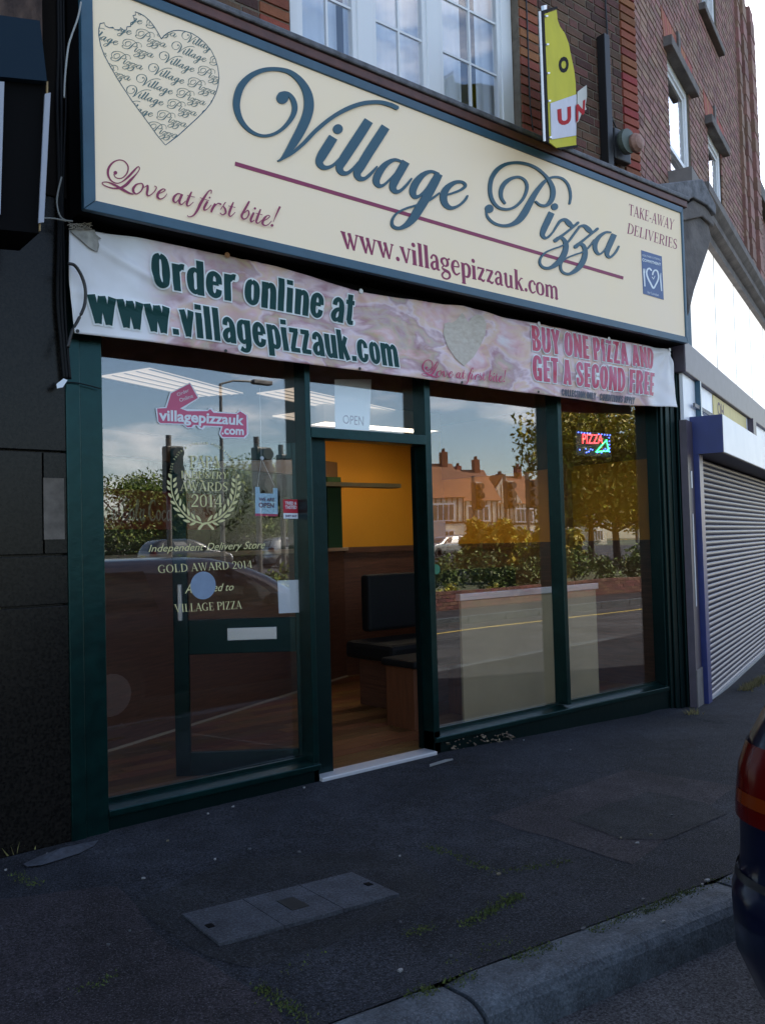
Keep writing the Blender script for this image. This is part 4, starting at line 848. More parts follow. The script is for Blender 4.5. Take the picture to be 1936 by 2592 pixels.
r2 = ramp(nzn(5.5, (1,1,1.6), 4, .8, (3,0,1)), [(.3,(.45,.25,.30)),(.45,(.80,.68,.66)),(.55,(.82,.80,.84)),(.7,(.70,.52,.34))])
mxa = N.new('ShaderNodeMix'); mxa.data_type = 'RGBA'; mxa.inputs[0].default_value = .30; K2(r1, mxa.inputs[6]); K2(r2, mxa.inputs[7])
# plain white ends of the print
sx_ = N.new('ShaderNodeSeparateXYZ'); K2(tcn.outputs['Object'], sx_.inputs[0])
def mrange(a, b, c, d): m_ = N.new('ShaderNodeMapRange'); m_.interpolation_type = 'SMOOTHSTEP'; m_.inputs[1].default_value = a; m_.inputs[2].default_value = b; m_.inputs[3].default_value = c; m_.inputs[4].default_value = d; K2(sx_.outputs[0], m_.inputs[0]); return m_.outputs[0]
w1 = mrange(.30, .55, 1, 0); w2 = mrange(4.72, 4.95, 0, .9); ad = N.new('ShaderNodeMath'); ad.operation = 'ADD'; ad.use_clamp = True; K2(w1, ad.inputs[0]); K2(w2, ad.inputs[1])
mxb = N.new('ShaderNodeMix'); mxb.data_type = 'RGBA'; mxb.inputs[7].default_value = (.80,.80,.83,1); K2(ad.outputs[0], mxb.inputs[0]); K2(mxa.outputs[2], mxb.inputs[6])
gr = ramp(nzn(3, (1,1,1), 6, 0, (8,2,0)), [(.45,(1,1,1)),(.75,(.72,.70,.66))]); mu = N.new('ShaderNodeMix'); mu.data_type = 'RGBA'; mu.blend_type = 'MULTIPLY'; mu.inputs[0].default_value = .8; K2(mxb.outputs[2], mu.inputs[6]); K2(gr, mu.inputs[7]); K2(mu.outputs[2], bs.inputs['Base Color'])
ban = empty('banner', label='long creased vinyl banner with pizza print and green Order online lettering under the sign', cat='banner')
mb = MB(); NXb, NZb = 420, 46
xl, xr = TW[0].x, BW[-1].x
for j in range(NZb+1):
    s_ = j/NZb
    for i in range(NXb+1):
        a = i/NXb; xL = TW[0].x+(BW[0].x-TW[0].x)*s_-.012*math.sin(s_*3.1); xR = TW[-1].x+(BW[-1].x-TW[-1].x)*s_+.012*math.sin(s_*5)
        x = xL+(xR-xL)*a; zt, zb = zat(TW, x), zat(BW, x); z = zt+(zb-zt)*s_
        mb.v.append(onban((x, 0, z), -.004))
for j in range(NZb):
    for i in range(NXb): a = j*(NXb+1)+i; mb.f.append((a, a+1, a+NXb+2, a+NXb+1))
bo = mb.build('sheet', mban, ban, smooth=True); so_ = bo.modifiers.new('thickness', 'SOLIDIFY'); so_.thickness = .0012; so_.offset = 1
m_bgreen = mat('banner_green_ink', (.004,.05,.048), .6, var=.15, vscale=3, spec=.25); m_bred = mat('banner_red_ink', (.52,.035,.075), .45, col2=(.55,.13,.25), vscale=9); m_bwh = mat('banner_white_ink', (.78,.82,.82), .45); m_bdark = mat('banner_dark_ink', (.05,.06,.09), .5); m_bpink = mat('banner_magenta_ink', (.50,.03,.13), .5)
def bantxt(txt, px4, yr, inner, outl, gap=.035, grow=.085):
    ss, w = heavy_strokes(txt, gap); mf = quadmap(px4, BY, .0, yr[0], w, yr[1]); f2 = lambda u, v, d=0: onban(mf(u, v), d)
    for cs in ss:
        if outl:
            so2 = []
            for k, p in cs:
                p = [(a_, b_, c_+grow) for a_, b_, c_ in p]
                if k == 'l':   # lengthen the straight strokes too
                    (xa, ya, wa), (xb, yb, wb) = p[0], p[-1]; l_ = math.hypot(xb-xa, yb-ya) or 1; ex, ey = (xb-xa)/l_*grow/2, (yb-ya)/l_*grow/2
                    p = [(xa-ex, ya-ey, wa)]+p[1:-1]+[(xb+ex, yb+ey, wb)]
                so2.append((k, p))
            mb = MB(); strokes_to_mesh(mb, so2, f2, n=5, base=.0012, ramp=3e-6); mb.build('letter_outline', outl, ban)
        mb = MB(); strokes_to_mesh(mb, [('b' if k == 'c' else k, p) for k, p in cs], f2, n=5, base=.0034, ramp=3e-6); mb.build('letter', inner, ban)
bantxt('Order online at', [(379.7,635.4),(899.8,745.4),(894.3,823),(385.6,726)], (0,1), m_bgreen, m_bwh)
bantxt('www.villagepizzauk.com', [(220.5,744.9),(1003.3,874.4),(1010.4,930.5),(227,816)], (0,.78), m_bgreen, m_bwh)
bantxt('BUY ONE PIZZA AND', [(1341.8,822.9),(1651.8,883.3),(1656,934.8),(1344.6,887.5)], (0,1), m_bred, m_bwh)
bantxt('GET A SECOND FREE', [(1343.5,898),(1657.3,944.6),(1654.5,1002.2),(1346.8,962.7)], (0,1), m_bred, m_bwh)
bantxt('COLLECTION ONLY - CONDITIONS APPLY', [(1418.7,984.4),(1605.3,1005.8),(1603,1023.4),(1419.2,1001.6)], (0,1), m_bdark, None)
# slogan on the banner: affine copy of the sign lettering
def aff(A, B):
    # solve px->px affine from three pairs
    (x1,y1),(x2,y2),(x3,y3) = A; det = (x2-x1)*(y3-y1)-(x3-x1)*(y2-y1)
    def g(x, y):
        s = ((x-x1)*(y3-y1)-(x3-x1)*(y-y1))/det; t_ = ((x2-x1)*(y-y1)-(x-x1)*(y2-y1))/det
        return (B[0][0]+s*(B[1][0]-B[0][0])+t_*(B[2][0]-B[0][0]), B[0][1]+s*(B[1][1]-B[0][1])+t_*(B[2][1]-B[0][1]))
    return g
ga = aff([(257,462),(707,527),(300,405)], [(1064.3,947),(1277,939),(1078,912)])
sl_ = [(k, ((*ga(p[0], p[1]), p[2]*.5) if k == 'd' else [(*ga(x, y), w*.52) for x, y, w in p])) for k, p in LOVE]
def banmap(u, v, d=0): p = PY(u, v, BY); return onban((p.x, 0, p.z), d)
mb = MB(); strokes_to_mesh(mb, sl_, banmap, n=5, base=.0008); mb.build('slogan_print', m_bpink, ban)
# gold heart print
q = Z2(700, 700, 2.7533)
hb = q([(1285,255,1),(1300,270,1),(1330,320,1),(1350,290,1),(1390,265,1),(1430,275,1),(1455,330,1),(1450,400,1),(1420,480,1),(1370,560,1),(1300,625,1),(1240,575,1),(1185,490,1),(1155,400,1),(1165,330,1),(1190,320,1),(1215,325,1),(1240,310,1),(1262,285,1)])
cx_ = sum(p[0] for p in hb)/len(hb); cy_ = sum(p[1] for p in hb)/len(hb)
mb = MB(); R_ = 6
for r_ in range(1, R_+1):
    for i, p in enumerate(hb):
        mb.v.append(banmap(cx_+(p[0]-cx_)*r_/R_, cy_+(p[1]-cy_)*r_/R_, .0007))
mb.v.append(banmap(cx_, cy_, .0007)); n = len(hb); ci = len(mb.v)-1
for i in range(n):
    mb.f.append((ci, i, (i+1) % n))
    for r_ in range(R_-1): mb.f.append((r_*n+i, (r_+1)*n+i, (r_+1)*n+(i+1) % n, r_*n+(i+1) % n))
mb.build('heart_print', mat('heart_gold', (.60,.54,.46), .5, col2=(.48,.40,.32), vscale=22, grain=(1,1,2)), ban)
for p in [(196.8,838),(572,888),(910,933),(1168,968),(1361.5,992)]:
    c = banmap(*p, .001); MB().lathe((c[0], c[1]-.001, c[2]), [(.009,0),(.009,.003)], 'y', 10).build('eyelet', m_black, ban)
for p in [(573,647),(912,738),(1361,820),(1539,858),(1690,886)]:
    c = banmap(*p, .002); MB().lathe((c[0], c[1]-.004, c[2]), [(.016,0),(.013,.006),(.005,.006)], 'y', 12).build('fixing', mat('fixing_tan', (.35,.16,.06), .6) if p[0] < 600 else m_white, ban)
# grey ragged folded corner with string at top left
q = Z2(160, 570, 3.059)
mb = MB(); rg = q([(45,45,1),(120,30,1),(240,40,1),(250,75,1),(292,108,1),(262,120,1),(272,160,1),(262,212,1),(200,180,1),(120,110,1),(60,60,1)])
mb.prism([banmap(p[0], p[1], .006) for p in rg], (0,-.002,0)).build('torn_flap', mat('grey_vinyl_back', (.33,.32,.29), .8, var=.3, vscale=20, bump=.4), ban, recalc=True)
mb = MB()
R9 = random.Random(3)
for k in range(7):
    pts = []; a0 = R9.uniform(0, 6)
    for i in range(9):
        px = 175+i*7+R9.uniform(-3,3); py = 572+8*math.sin(i*.9+a0)+R9.uniform(-3,3); p = PY(px, py, BY-.02); pts.append((p.x, p.y-.01*math.sin(i+a0), p.z))
    mb.tube(pts, .0022, 5)
mb.build('tangled_string', mat('string', (.28,.25,.2), .9), ban)
# ------------------------------------------------------------------ stickers and papers on the glass (left window)
gy = GY-.0015
def T(name, label, cat): return empty(name, label=label, cat=cat)
def flat(name, px, m, parent, y, th=.0006):
    return MB().prism([(PY(*p, y).x, y, PY(*p, y).z) for p in px], (0, th, 0)).build(name, m, parent, recalc=True)
m_gold = mat('gold_vinyl', (.60,.55,.27), .5); m_pinkv = mat('pink_vinyl', (.55,.10,.20), .5); m_whv = mat('white_vinyl', (.72,.76,.82), .5)
st_o = T('order_online_sticker', 'pink and white web address sticker with tilted tag high on the left window', 'sticker')
q = Z2(380, 950, 5.9)
o1 = zq(q, (85,490),(230,470),(300,250),(350,235),(600,105),(740,340),(500,500),(860,515),(880,485),(930,490),(965,540),(1290,560),(1340,515),(1400,560),(1460,600),(1470,880),(1420,945),(1070,940),(1030,870),(1060,780),(830,770),(790,815),(730,800),(690,745),(640,790),(560,795),(490,740),(150,730),(110,690))
o2 = zq(q, (110,495),(250,490),(318,270),(360,245),(595,125),(715,338),(450,495),(560,535),(860,535),(900,505),(950,560),(1290,578),(1350,540),(1440,600),(1445,880),(1400,925),(1085,920),(1055,870),(1090,760),(800,750),(770,790),(720,740),(650,738),(620,775),(560,775),(500,722),(160,712),(130,690))
flat('white_backing', o1, m_whv, st_o, gy-.001); flat('pink_shape', o2, m_pinkv, st_o, gy-.0022)
sans('sticker_lettering', 'villagepizzauk', zq(q, (145,505),(1410,590),(1400,742),(150,670)), gy-.003, m_whv, st_o, bold=.03, bb=(0.02,0,sans_geo('villagepizzauk',.03)[2][2],.73))
sans('sticker_lettering', '.com', zq(q, (1070,790),(1400,805),(1400,895),(1070,885)), gy-.003, m_whv, st_o, bold=.03)
sans('sticker_lettering', 'Order', zq(q, (395,270),(570,195),(590,240),(415,315)), gy-.003, m_whv, st_o)
sans('sticker_lettering', 'Online', zq(q, (430,350),(625,275),(650,330),(450,400)), gy-.003, m_whv, st_o)
aw = T('award_decal', 'gold laurel wreath award decal with 2014 lettering on the left window', 'decal')
q = Z2(380, 1110, 6.354)
for tx, c in (('PAPA',((636,275),(1120,282),(1130,468),(640,458))),('INDUSTRY',((490,518),(1262,540),(1245,650),(495,640))),('AWARDS',((488,700),(1255,705),(1250,848),(485,842))),('2014',((652,898),(1165,900),(1172,1105),(652,1100)))):
    serif('decal_lettering', tx, zq(q, *c), gy, m_gold, aw, bold=.8, base=.0008)
def glm(y): return lambda u, v, d=0: (PY(u, v, y).x, y-d, PY(u, v, y).z)
ss = [('c', q([(345,590,12),(340,700,16),(350,850,18),(400,1000,20),(480,1130,24),(600,1260,28),(720,1330,28),(832,1362,20)])), ('c', q([(1385,620,12),(1385,800,16),(1360,950,18),(1300,1090,20),(1200,1210,24),(1080,1300,28),(960,1350,30),(870,1370,34),(835,1395,38),(792,1448,44)])), ('c', q([(935,1380,24),(970,1410,34),(1010,1452,40)]))]
LV = [(300,560,330,640),(275,670,325,750),(270,760,325,835),(290,875,352,955),(320,1000,408,1062),(370,1110,478,1180),(435,1215,552,1275),(525,1310,648,1345),(628,1395,735,1352),(420,625,365,700),(428,705,370,792),(435,800,395,905),(450,880,420,1002),(485,965,475,1092),(525,1050,560,1182),(590,1120,627,1252),(655,1200,717,1302),(730,1230,815,1337)]
LV += [(1722-a, b-(-20 if b < 700 else 0), 1722-c, d) for a, b, c, d in LV]
for a, b, c, d in LV:
    def P_(t_, w): return (a+(c-a)*t_, b+(d-b)*t_, w)
    ss.append(('b', q([P_(0,3),P_(.25,30),P_(.5,42),P_(.78,30),P_(1,3)])))
mb = MB(); strokes_to_mesh(mb, ss, glm(gy), n=4, base=.0008); mb.build('laurel_wreath', m_gold, aw)
mb = MB()
txt = 'PIZZA PASTA & ITALIAN FOOD ASSOCIATION'
for i, ch in enumerate(txt):
    if ch == ' ': continue
    th = math.radians(182 - 184*i/(len(txt)-1)); R0 = 470
    cx2, cy2 = 850+R0*1.05*math.cos(th), 560-R0*math.sin(th); rx, ry = math.cos(th), -math.sin(th); tx_, ty_ = math.sin(th), math.cos(th)
    v, f, b = sans_geo(ch, 0)
    vv = []
    for p in v:
        U, V = (p[0]-(b[0]+b[2])/2)*44, p[1]*56
        X_, Y_ = cx2+tx_*U+rx*V, cy2+ty_*U+ry*V; w_ = q([(X_, Y_, 1)])[0]; pp = PY(w_[0], w_[1], gy); vv.append((pp.x, gy-.001, pp.z))
    mb.add(vv, f)
mb.build('arc_lettering', m_gold, aw)
q = Z2(150, 850, 2.36)
serif('decal_lettering', 'GOLD AWARD 2014', zq(q, (588,1370),(1150,1342),(1156,1386),(592,1418)), gy, m_gold, aw, bold=.7, base=.0008)
serif('decal_lettering', 'VILLAGE PIZZA', zq(q, (688,1605),(1088,1582),(1092,1630),(692,1652)), gy, m_gold, aw, bold=.7, base=.0008)
sans('decal_script', 'Independent Delivery Store', zq(q, (532,1250),(1232,1225),(1228,1285),(536,1305)), gy, m_gold, aw, shear=.35, off=.0015)
sans('decal_script', 'Awarded to', zq(q, (750,1482),(1042,1478),(1042,1520),(752,1540)), gy, m_gold, aw, shear=.35, off=.0015)
dot = T('round_sticker', 'round pale blue sticker low on the left window', 'sticker')
c = PY(514.4, 1481.8, gy); MB().lathe((c.x, gy-.003, c.z), [(.078,0),(.078,.0008)], 'y', 28).build('disc', mat('pale_blue_vinyl', (.17,.23,.33), .6, var=.15, vscale=9), dot)
op = T('open_sign', 'small pale blue WE ARE OPEN sign hanging in the left window', 'sign')
q = Z2(630, 1200, 11.013)
yo = GY+.03
flat('card', zq(q, (185,355),(300,360),(312,535),(680,545),(680,385),(800,390),(812,1110),(805,1180),(172,1165),(185,1090)), mat('pale_blue_card', (.42,.66,.85), .5), op, yo, .002)
flat('red_band', zq(q, (185,1095),(808,1118),(805,1182),(173,1167)), m_bpink, op, yo-.001, .0006)
m_ink = mat('purple_ink', (.10,.05,.14), .5)
sans('sign_lettering', 'WE ARE', zq(q, (278,650),(715,665),(715,765),(285,755)), yo-.001, m_ink, op, bold=.035)
sans('sign_lettering', 'OPEN', zq(q, (272,790),(705,810),(700,945),(278,935)), yo-.001, m_ink, op, bold=.035)
mb = MB(); h0 = PY(662,1160,yo); hk = [PY(*p, yo) for p in zq(q, (240,380),(752,405))]
mb.tube([hk[0], h0], .0012, 4).tube([hk[1], h0], .0012, 4).tube([h0, h0+Vector((0,0,.42))], .0012, 4); mb.build('cord', m_white, op)
MB().lathe((h0.x, yo-.01, h0.z), [(.012,0),(.012,.008)], 'y', 10).build('sucker', m_whv, op)
tt = T('tried_and_tasted_sticker', 'small red square sticker beside the OPEN sign, near the mullion', 'sticker')
flat('red_square', zq(q, (958,705),(1438,710),(1438,1090),(965,1080)), mat('sticker_red', (.48,.02,.04), .5), tt, gy-.001); flat('grey_strip', zq(q, (965,1085),(1438,1095),(1435,1245),(972,1240)), m_whv, tt, gy-.001)
sans('sticker_lettering', 'TRIED &', zq(q, (1010,765),(1330,770),(1330,855),(1015,850)), gy-.0017, m_whv, tt, bold=.03)
sans('sticker_lettering', 'TASTED', zq(q, (1010,875),(1335,880),(1335,975),(1015,970)), gy-.0017, m_whv, tt, bold=.03)
sans('sticker_lettering', 'JUST EAT', zq(q, (1015,1135),(1340,1140),(1338,1215),(1018,1210)), gy-.0017, m_ink, tt, bold=.04)
# paper on the door leaf
HA2, HB2 = (HA.x, HA.y), (HB.x, HB.y)
pt = T('paper_notice', 'blank white paper notice taped behind the left window by the door', 'notice')
nrm = Vector((HB.y-HA.y, -(HB.x-HA.x), 0)).normalized(); nrm = -nrm if nrm.y > 0 else nrm
MB().prism([PW(*p, HA2, HB2)+nrm*.03 for p in [(703.8,1469),(757,1467),(760,1549),(707,1551.7)]], nrm*.001).build('sheet', m_whv, pt, recalc=True)
tp = T('transom_paper', 'white poster taped inside the glass above the shop door', 'poster')
flat('sheet', [(847,960),(940,960),(935,1090),(848,1085)], m_whv, tp, GY+.03, .001)
sans('poster_lettering', 'OPEN', [(868,1050),(920,1054),(920,1078),(868,1072)], GY+.029, m_ink, tp)
gr_ = T('green_ring_sticker', 'small round green sticker beside the doorway on the right window', 'sticker')
c = PY(1104, 1441, GY-.003); MB().lathe((c.x, GY-.003, c.z), [(.035,0),(.035,.001)], 'y', 20).build('disc', mat('green_vinyl', (.02,.16,.08), .5), gr_)
# ------------------------------------------------------------------ LED pizza sign
led = T('led_pizza_sign', 'small LED sign with red PIZZA and green slice lit in the far right window', 'sign')
ly = .20; lx0, lx1, lz0, lz1 = 4.245, 4.72, 2.115, 2.325
boxo('panel', m_black, led, lx0, ly, lz0, lx1, ly+.03, lz1, bevel=.004)
m_lr, m_lg, m_lb = emat('led_red', (1,.04,.05), 2.6), emat('led_green', (.05,1,.25), 2.2), emat('led_blue', (.08,.15,1), 2.4)
q = Z2(1050, 1000, 2.36)
sans('red_lettering', 'PIZZA', zq(q, (1000,232),(1122,238),(1120,290),(1000,290)), ly-.004, m_lr, led, bold=-.004)
def leds(name, pts, m, r=.0055):
    mb = MB()
    for x, z in pts: mb.lathe((x, ly-.006, z), [(r,0),(r,.005)], 'y', 6)
    mb.build(name, m, led)
def seg(a, b, n): return [(a[0]+(b[0]-a[0])*i/n, a[1]+(b[1]-a[1])*i/n) for i in range(n+1)]
sp = [PY(*p, ly) for p in zq(q, (1080,338),(1155,335),(1140,270))]; sp = [(p.x, p.z) for p in sp]
leds('green_slice_lights', seg(sp[0],sp[1],9)+seg(sp[1],sp[2],7)+seg(sp[2],sp[0],10), m_lg)
leds('blue_border_lights', [(lx0+.03+.43*i/11, lz1-.018) for i in range(12) if i not in (5,6)]+[(lx0+.03+.41*R9.random(), lz0+.02+.05*R9.random()) for i in range(9)]+[(lx1-.03, lz0+.05+.03*i) for i in range(5)]+[(sp[2][0]-.02, sp[0][1]+.03),(sp[2][0]-.04, sp[0][1]+.018),(sp[2][0]+.005, sp[0][1]+.02)], m_lb, .005)
MB().tube([(lx0+.05,ly+.01,lz1),(lx0+.05,ly+.01,2.62)], .0015, 4).tube([(lx1-.05,ly+.01,lz1),(lx1-.05,ly+.01,2.62)], .0015, 4).build('hanging_chain', m_black, led)
# cola lettering on the fridge header: script strokes
m_wl = mat('header_white', (.42,.36,.33), .6)
CO = {'C': [cu_((.62,.72,.05),(.6,.9,.08),(.42,.95,.1),(.2,.75,.15),(.12,.4,.17),(.22,.1,.13),(.45,.04,.08),(.66,.2,.05))], 'o': [cu_((.3,.5,.06),(.14,.4,.11),(.12,.2,.13),(.25,.03,.08),(.4,.15,.11),(.42,.38,.1),(.3,.5,.06))], 'c': [cu_((.4,.42,.08),(.3,.5,.07),(.15,.36,.12),(.13,.16,.12),(.26,.03,.08),(.42,.15,.05))],
      'a': [cu_((.38,.46,.05),(.25,.5,.07),(.13,.34,.12),(.13,.12,.12),(.24,.03,.07),(.38,.2,.05)), cu_((.42,.5,.11),(.37,.25,.12),(.4,.05,.09),(.52,.12,.05))], '-': [ln((.02,.25,.06),(.2,.27,.06))], 'l': [cu_((.15,.2,.05),(.34,.7,.08),(.3,.95,.07),(.2,.7,.12),(.15,.2,.13),(.22,.03,.08),(.34,.1,.05))]}
AD = {'C': .62, 'o': .46, 'c': .44, 'a': .52, '-': .22, 'l': .36}
ss = []; x = 0
for ch in 'Coca-Cola':
    for k, p in CO[ch]: ss.append((k, [(a+x, b, w) for a, b, w in p]))
    x += AD[ch]
_fd = (FB-FA).normalized(); _t = (PW(374,1275,(FA.x,FA.y),(FB.x,FB.y))-FA).dot(_fd); _t0 = (PW(366,1275,(FA.x,FA.y),(FB.x,FB.y))-FA).dot(_fd)-x*.15
for x0_ in (_t, _t0):
    mb = MB(); strokes_to_mesh(mb, ss, lambda u, v, d, x0_=x0_: (x0_+u*.15, -.002-d, 1.67+v*.18), n=4, base=.0008); mb.build('header_lettering', m_wl, fri)
# ------------------------------------------------------------------ things fixed on the upper wall
ps = empty('broken_projecting_sign', label='broken yellow projecting sign with torn UN panel, fixed to the upper brick wall', cat='sign')
SA = PY(1374, 200, -.62); SA = Vector((SA.x, SA.y, 0)); 
# plane of the sign roughly square to the wall: from outer post SA to the wall end SB
def sp_(px, py): return PW(px, py, (SA.x, SA.y), (SB.x, SB.y))
pe = PY(1440, 200, -.28); SB = Vector((pe.x, pe.y, 0))
q = Z2(1300, 0, 4.13)
def sprism(name, px, m, off, th):
    d_ = (SB-SA).normalized(); n_ = Vector((d_.y, -d_.x, 0)); n_ = n_ if n_.dot(CAM-SA) > 0 else -n_
    MB().prism([sp_(*p)+n_*off for p in px], n_*th).build(name, m, ps, recalc=True)
m_mblk = mat('matt_black', (.010,.010,.012), .9, spec=.1); m_yel = mat('yellow_acrylic', (.55,.50,.012), .7, spec=.15, var=.06, vscale=5); m_sw = mat('white_panel', (.62,.62,.70), .7, spec=.15, var=.06, vscale=8)
sprism('yellow_panel', zq(q, (305,150),(435,105),(445,210),(470,280),(520,350),(560,450),(590,600),(620,740),(635,880),(640,1010),(640,1500),(650,1540),(440,1550),(360,1490),(330,700)), m_yel, 0, .008)
sprism('white_panel', zq(q, (362,1085),(635,990),(632,1420),(372,1462)), m_sw, .010, .004)
sprism('torn_piece', zq(q, (640,965),(735,895),(738,1010),(722,1110),(733,1150),(690,1170),(650,1270),(635,1290),(638,1000)), mat('torn_panel', (.50,.49,.44), .6), .016, .004)
sprism('post', zq(q, (268,120),(300,115),(352,1500),(318,1478)), m_mblk, .0, .012)
sprism('edge_trim', zq(q, (256,120),(268,120),(318,1480),(306,1475)), m_upvc, .0, .010)
sprism('post', zq(q, (268,118),(436,70),(436,92),(300,140)), m_mblk, .001, .012); sprism('post', zq(q, (440,1548),(648,1518),(648,1545),(470,1568)), m_mblk, .001, .012)
sprism('bracket', zq(q, (315,55),(345,50),(345,100),(318,105)), m_alu, -.02, .02)
def spq(name, txt, c, m, off, bold):
    v, f, b = sans_geo(txt, bold); cc = zq(q, *c); d_ = (SB-SA).normalized(); n_ = Vector((d_.y, -d_.x, 0)); n_ = n_ if n_.dot(CAM-SA) > 0 else -n_
    cw = [sp_(*p) for p in cc]; vv = []
    for p in v:
        a, b_ = (p[0]-b[0])/(b[2]-b[0]), (p[1]-b[1])/(b[3]-b[1]); vv.append(cw[3].lerp(cw[2], a).lerp(cw[0].lerp(cw[1], a), b_)+n_*off)
    mb = MB(); mb.add(vv, f); mb.build(name, m, ps)
spq('lettering', 'O', ((452,600),(560,590),(560,760),(455,770)), m_mblk, .0095, .06)
m_sr = mat('sign_red', (.42,.012,.02), .8, spec=.1)
spq('lettering', 'U', ((430,1150),(575,1115),(578,1300),(440,1322)), m_sr, .0155, .05)
spq('lettering', 'N', ((620,1105),(718,1045),(710,1190),(622,1290)), m_sr, .0215, .05)
for zy in (175, 470, 770, 1060, 1440): sprism('bolt', zq(q, (300+zy*.033,zy-8),(322+zy*.033,zy-8),(322+zy*.033,zy+8),(300+zy*.033,zy+8)), m_alu, .008, .012)
pp = empty('black_downpipe', label='short black steel upright bracket standing against the upper brick wall', cat='bracket')
boxo('channel', m_black, pp, 4.43, -.09, 4.40, 4.50, -.012, 5.60, bevel=.004); boxo('clip', m_alu, pp, 4.50, -.05, 4.42, 4.55, -.012, 4.46); boxo('clip', m_alu, pp, 4.50, -.05, 5.42, 4.53, -.012, 5.46)
al = empty('alarm_bell', label='round old alarm bell on a dark box by the brick corner', cat='alarm bell')
c = PY(1575, 368, -.08)
boxo('back_box', m_black, al, c.x-.12, -.09, c.z-.14, c.x+.10, -.02, c.z+.12, bevel=.01)
MB().lathe((c.x-.03, -.165, c.z), [(.10,.05),(.105,.03),(.10,0),(.02,-.006)], 'y', 24).build('gong', mat('green_bell', (.10,.12,.10), .5, metal=.3), al, smooth=False)
MB().lathe((c.x+.035, -.215, c.z-.01), [(.075,.05),(.08,.02),(.06,-.01),(.02,-.02)], 'y', 24).build('dome', mat('rusty_dome', (.30,.16,.12), .6, var=.3, vscale=20), al)
def cable(name, label, pts, r, m, cat='cable', sm=True):
    pts = [tuple(p) for p in pts]
    P_ = [pts[0]]+pts+[pts[-1]]; out = []
    for i in range(1, len(P_)-2):
        for k in range(6):
            t_ = k/6; a, b, c_, d_ = map(Vector, P_[i-1:i+3]); out.append(.5*((2*b)+(c_-a)*t_+(2*a-5*b+4*c_-d_)*t_*t_+(3*b-a-3*c_+d_)*t_**3))
    out.append(Vector(pts[-1])); o = MB().tube(out, r, 6).build(name, m, smooth=True); tag(o, label, cat); return o
cable('cable', 'thin black cable running down beside the upstairs window jamb', [PY(*p, -.012) for p in [(1330,-20),(1335,100),(1340,250),(1348,330)]], .007, m_black)
cable('cable', 'thin black cable dropping down to the alarm bell', [PY(*p, -.02) for p in [(1530,-20),(1537,100),(1541,200),(1546,290),(1568,340)]], .007, m_black)
# ------------------------------------------------------------------ cables on the left
m_cab = mat('old_black_cable', (.004,.0045,.006), .6, spec=.2); m_cw = mat('dirty_white_cable', (.32,.33,.32), .6)
for i, (dx, lab) in enumerate(((0,'thick black cable down the seam left of the sign, leftmost of the bundle'),(7,'thick black cable down the seam left of the sign, middle of the bundle'),(14,'thin black cable down the seam left of the sign, rightmost of the bundle'))):
    cable('wall_cable', lab, [PY(x+dx, y, -.05-.01*i) for x, y in [(148,-40),(150,120),(146+i*4,260),(150,380),(152-3*i,520),(150,640),(148+2*i,760),(158,880),(165,960)]], (.011,.009,.006)[i], m_cab)
cable('loop_cable', 'black cable looping in front of the banner left edge', [PY(x, y, -.17) for x, y in [(172,668),(190,672),(208,700),(217,735),(214,775),(196,815),(184,836),(172,880)]], .008, m_black)
cable('white_cable', 'thin pale cable hanging from the top left edge of the sign', [PY(x, y, -.28) for x, y in [(206,5),(198,45),(182,90),(174,118),(168,165),(164,215),(163,248)]], .0045, m_cw)
cable('grey_cable', 'thin grey cable curling into the banner top left corner', [PY(x, y, -.12) for x, y in [(157,448),(148,485),(145,515),(152,545),(165,557),(185,560)]], .0045, m_cw)
cable('grey_cable', 'thin grey cable crossing sideways below the neighbouring black sign', [PY(x, y, -.12) for x, y in [(110,552),(135,553),(158,557),(168,560)]], .004, m_cw)
lab_ = tag(MB().prism([PY(*p, -.09) for p in [(144,972),(162,958),(172,962),(160,980),(146,983)]], (0,.004,0)).build('cable_tag', m_whv, recalc=True), 'small white tag hanging at the top of the left green pilaster', 'tag')
q = None
for px4, lab2 in (([(168,852),(232,862)],'short black wire pinned across the pilaster top'),([(168,968),(200,970),(256,984)],'thin drooping black wire across the pilaster face')):
    cable('pinned_wire', lab2, [PY(x, y, -.045) for x, y in px4], .003, m_cab)
# ------------------------------------------------------------------ left neighbour
nb = empty('neighbour_building', label='dark neighbouring building clad in black polished stone, left edge of the street', cat='building')
zz = [-.1, 1.18, 1.86, 3.05]
jx = [-.62,-1.9,-3.2,-6]
body = boxo('wall', m_mort, nb, -9, .02, -.1, -.32, 8, 9.5)
boxo('pier_wall', m_granite, nb, -9, .021, -.1, -.01, .3, 3.4)
for (z0_, z1_) in ((.02,1.175),(1.185,1.42),(1.43,1.925),(1.935,3.2)):
    xs_ = [-.012,-.13 if z0_ in (1.43,) else -1.0,-2.1,-3.3,-4.6,-6.0] if z0_ != 1.935 else [-.012,-.9,-2.1,-3.3,-4.6,-6]
    for a, b in zip(xs_, xs_[1:]):
        boxo('stone_panel', m_granite, body, b+.004, -.02, z0_, a-.004, .019, z1_, bevel=.003)
boxo('chipped_render', mat('bare_render', (.10,.085,.07), .9, var=.4, vscale=12), nb, -.13, -.023, 1.50, -.03, -.0205, 1.80)
boxo('timber_pilaster', mat('flaking_timber', (.11,.07,.055), .9, col2=(.03,.018,.016), vscale=18, grain=(1,1,.35), bump=.5), nb, -.36, -.10, 3.62, -.13, .02, 4.8)
boxo('upper_timber', m_darkint, nb, -.13, -.03, 3.2, 0, .02, 9.5)
boxo('upper_timber', m_darkint, nb, -3, -.01, 3.2, -.36, .02, 4.8)
bs_ = empty('neighbour_sign_box', label='black hanging sign box with blue-grey top and two white edge strips, top left', cat='sign')
def yq(px, y, th, name, m, par, rec=True): return MB().prism([PY(*p, y) for p in px], (0, th, 0)).build(name, m, par, recalc=True)
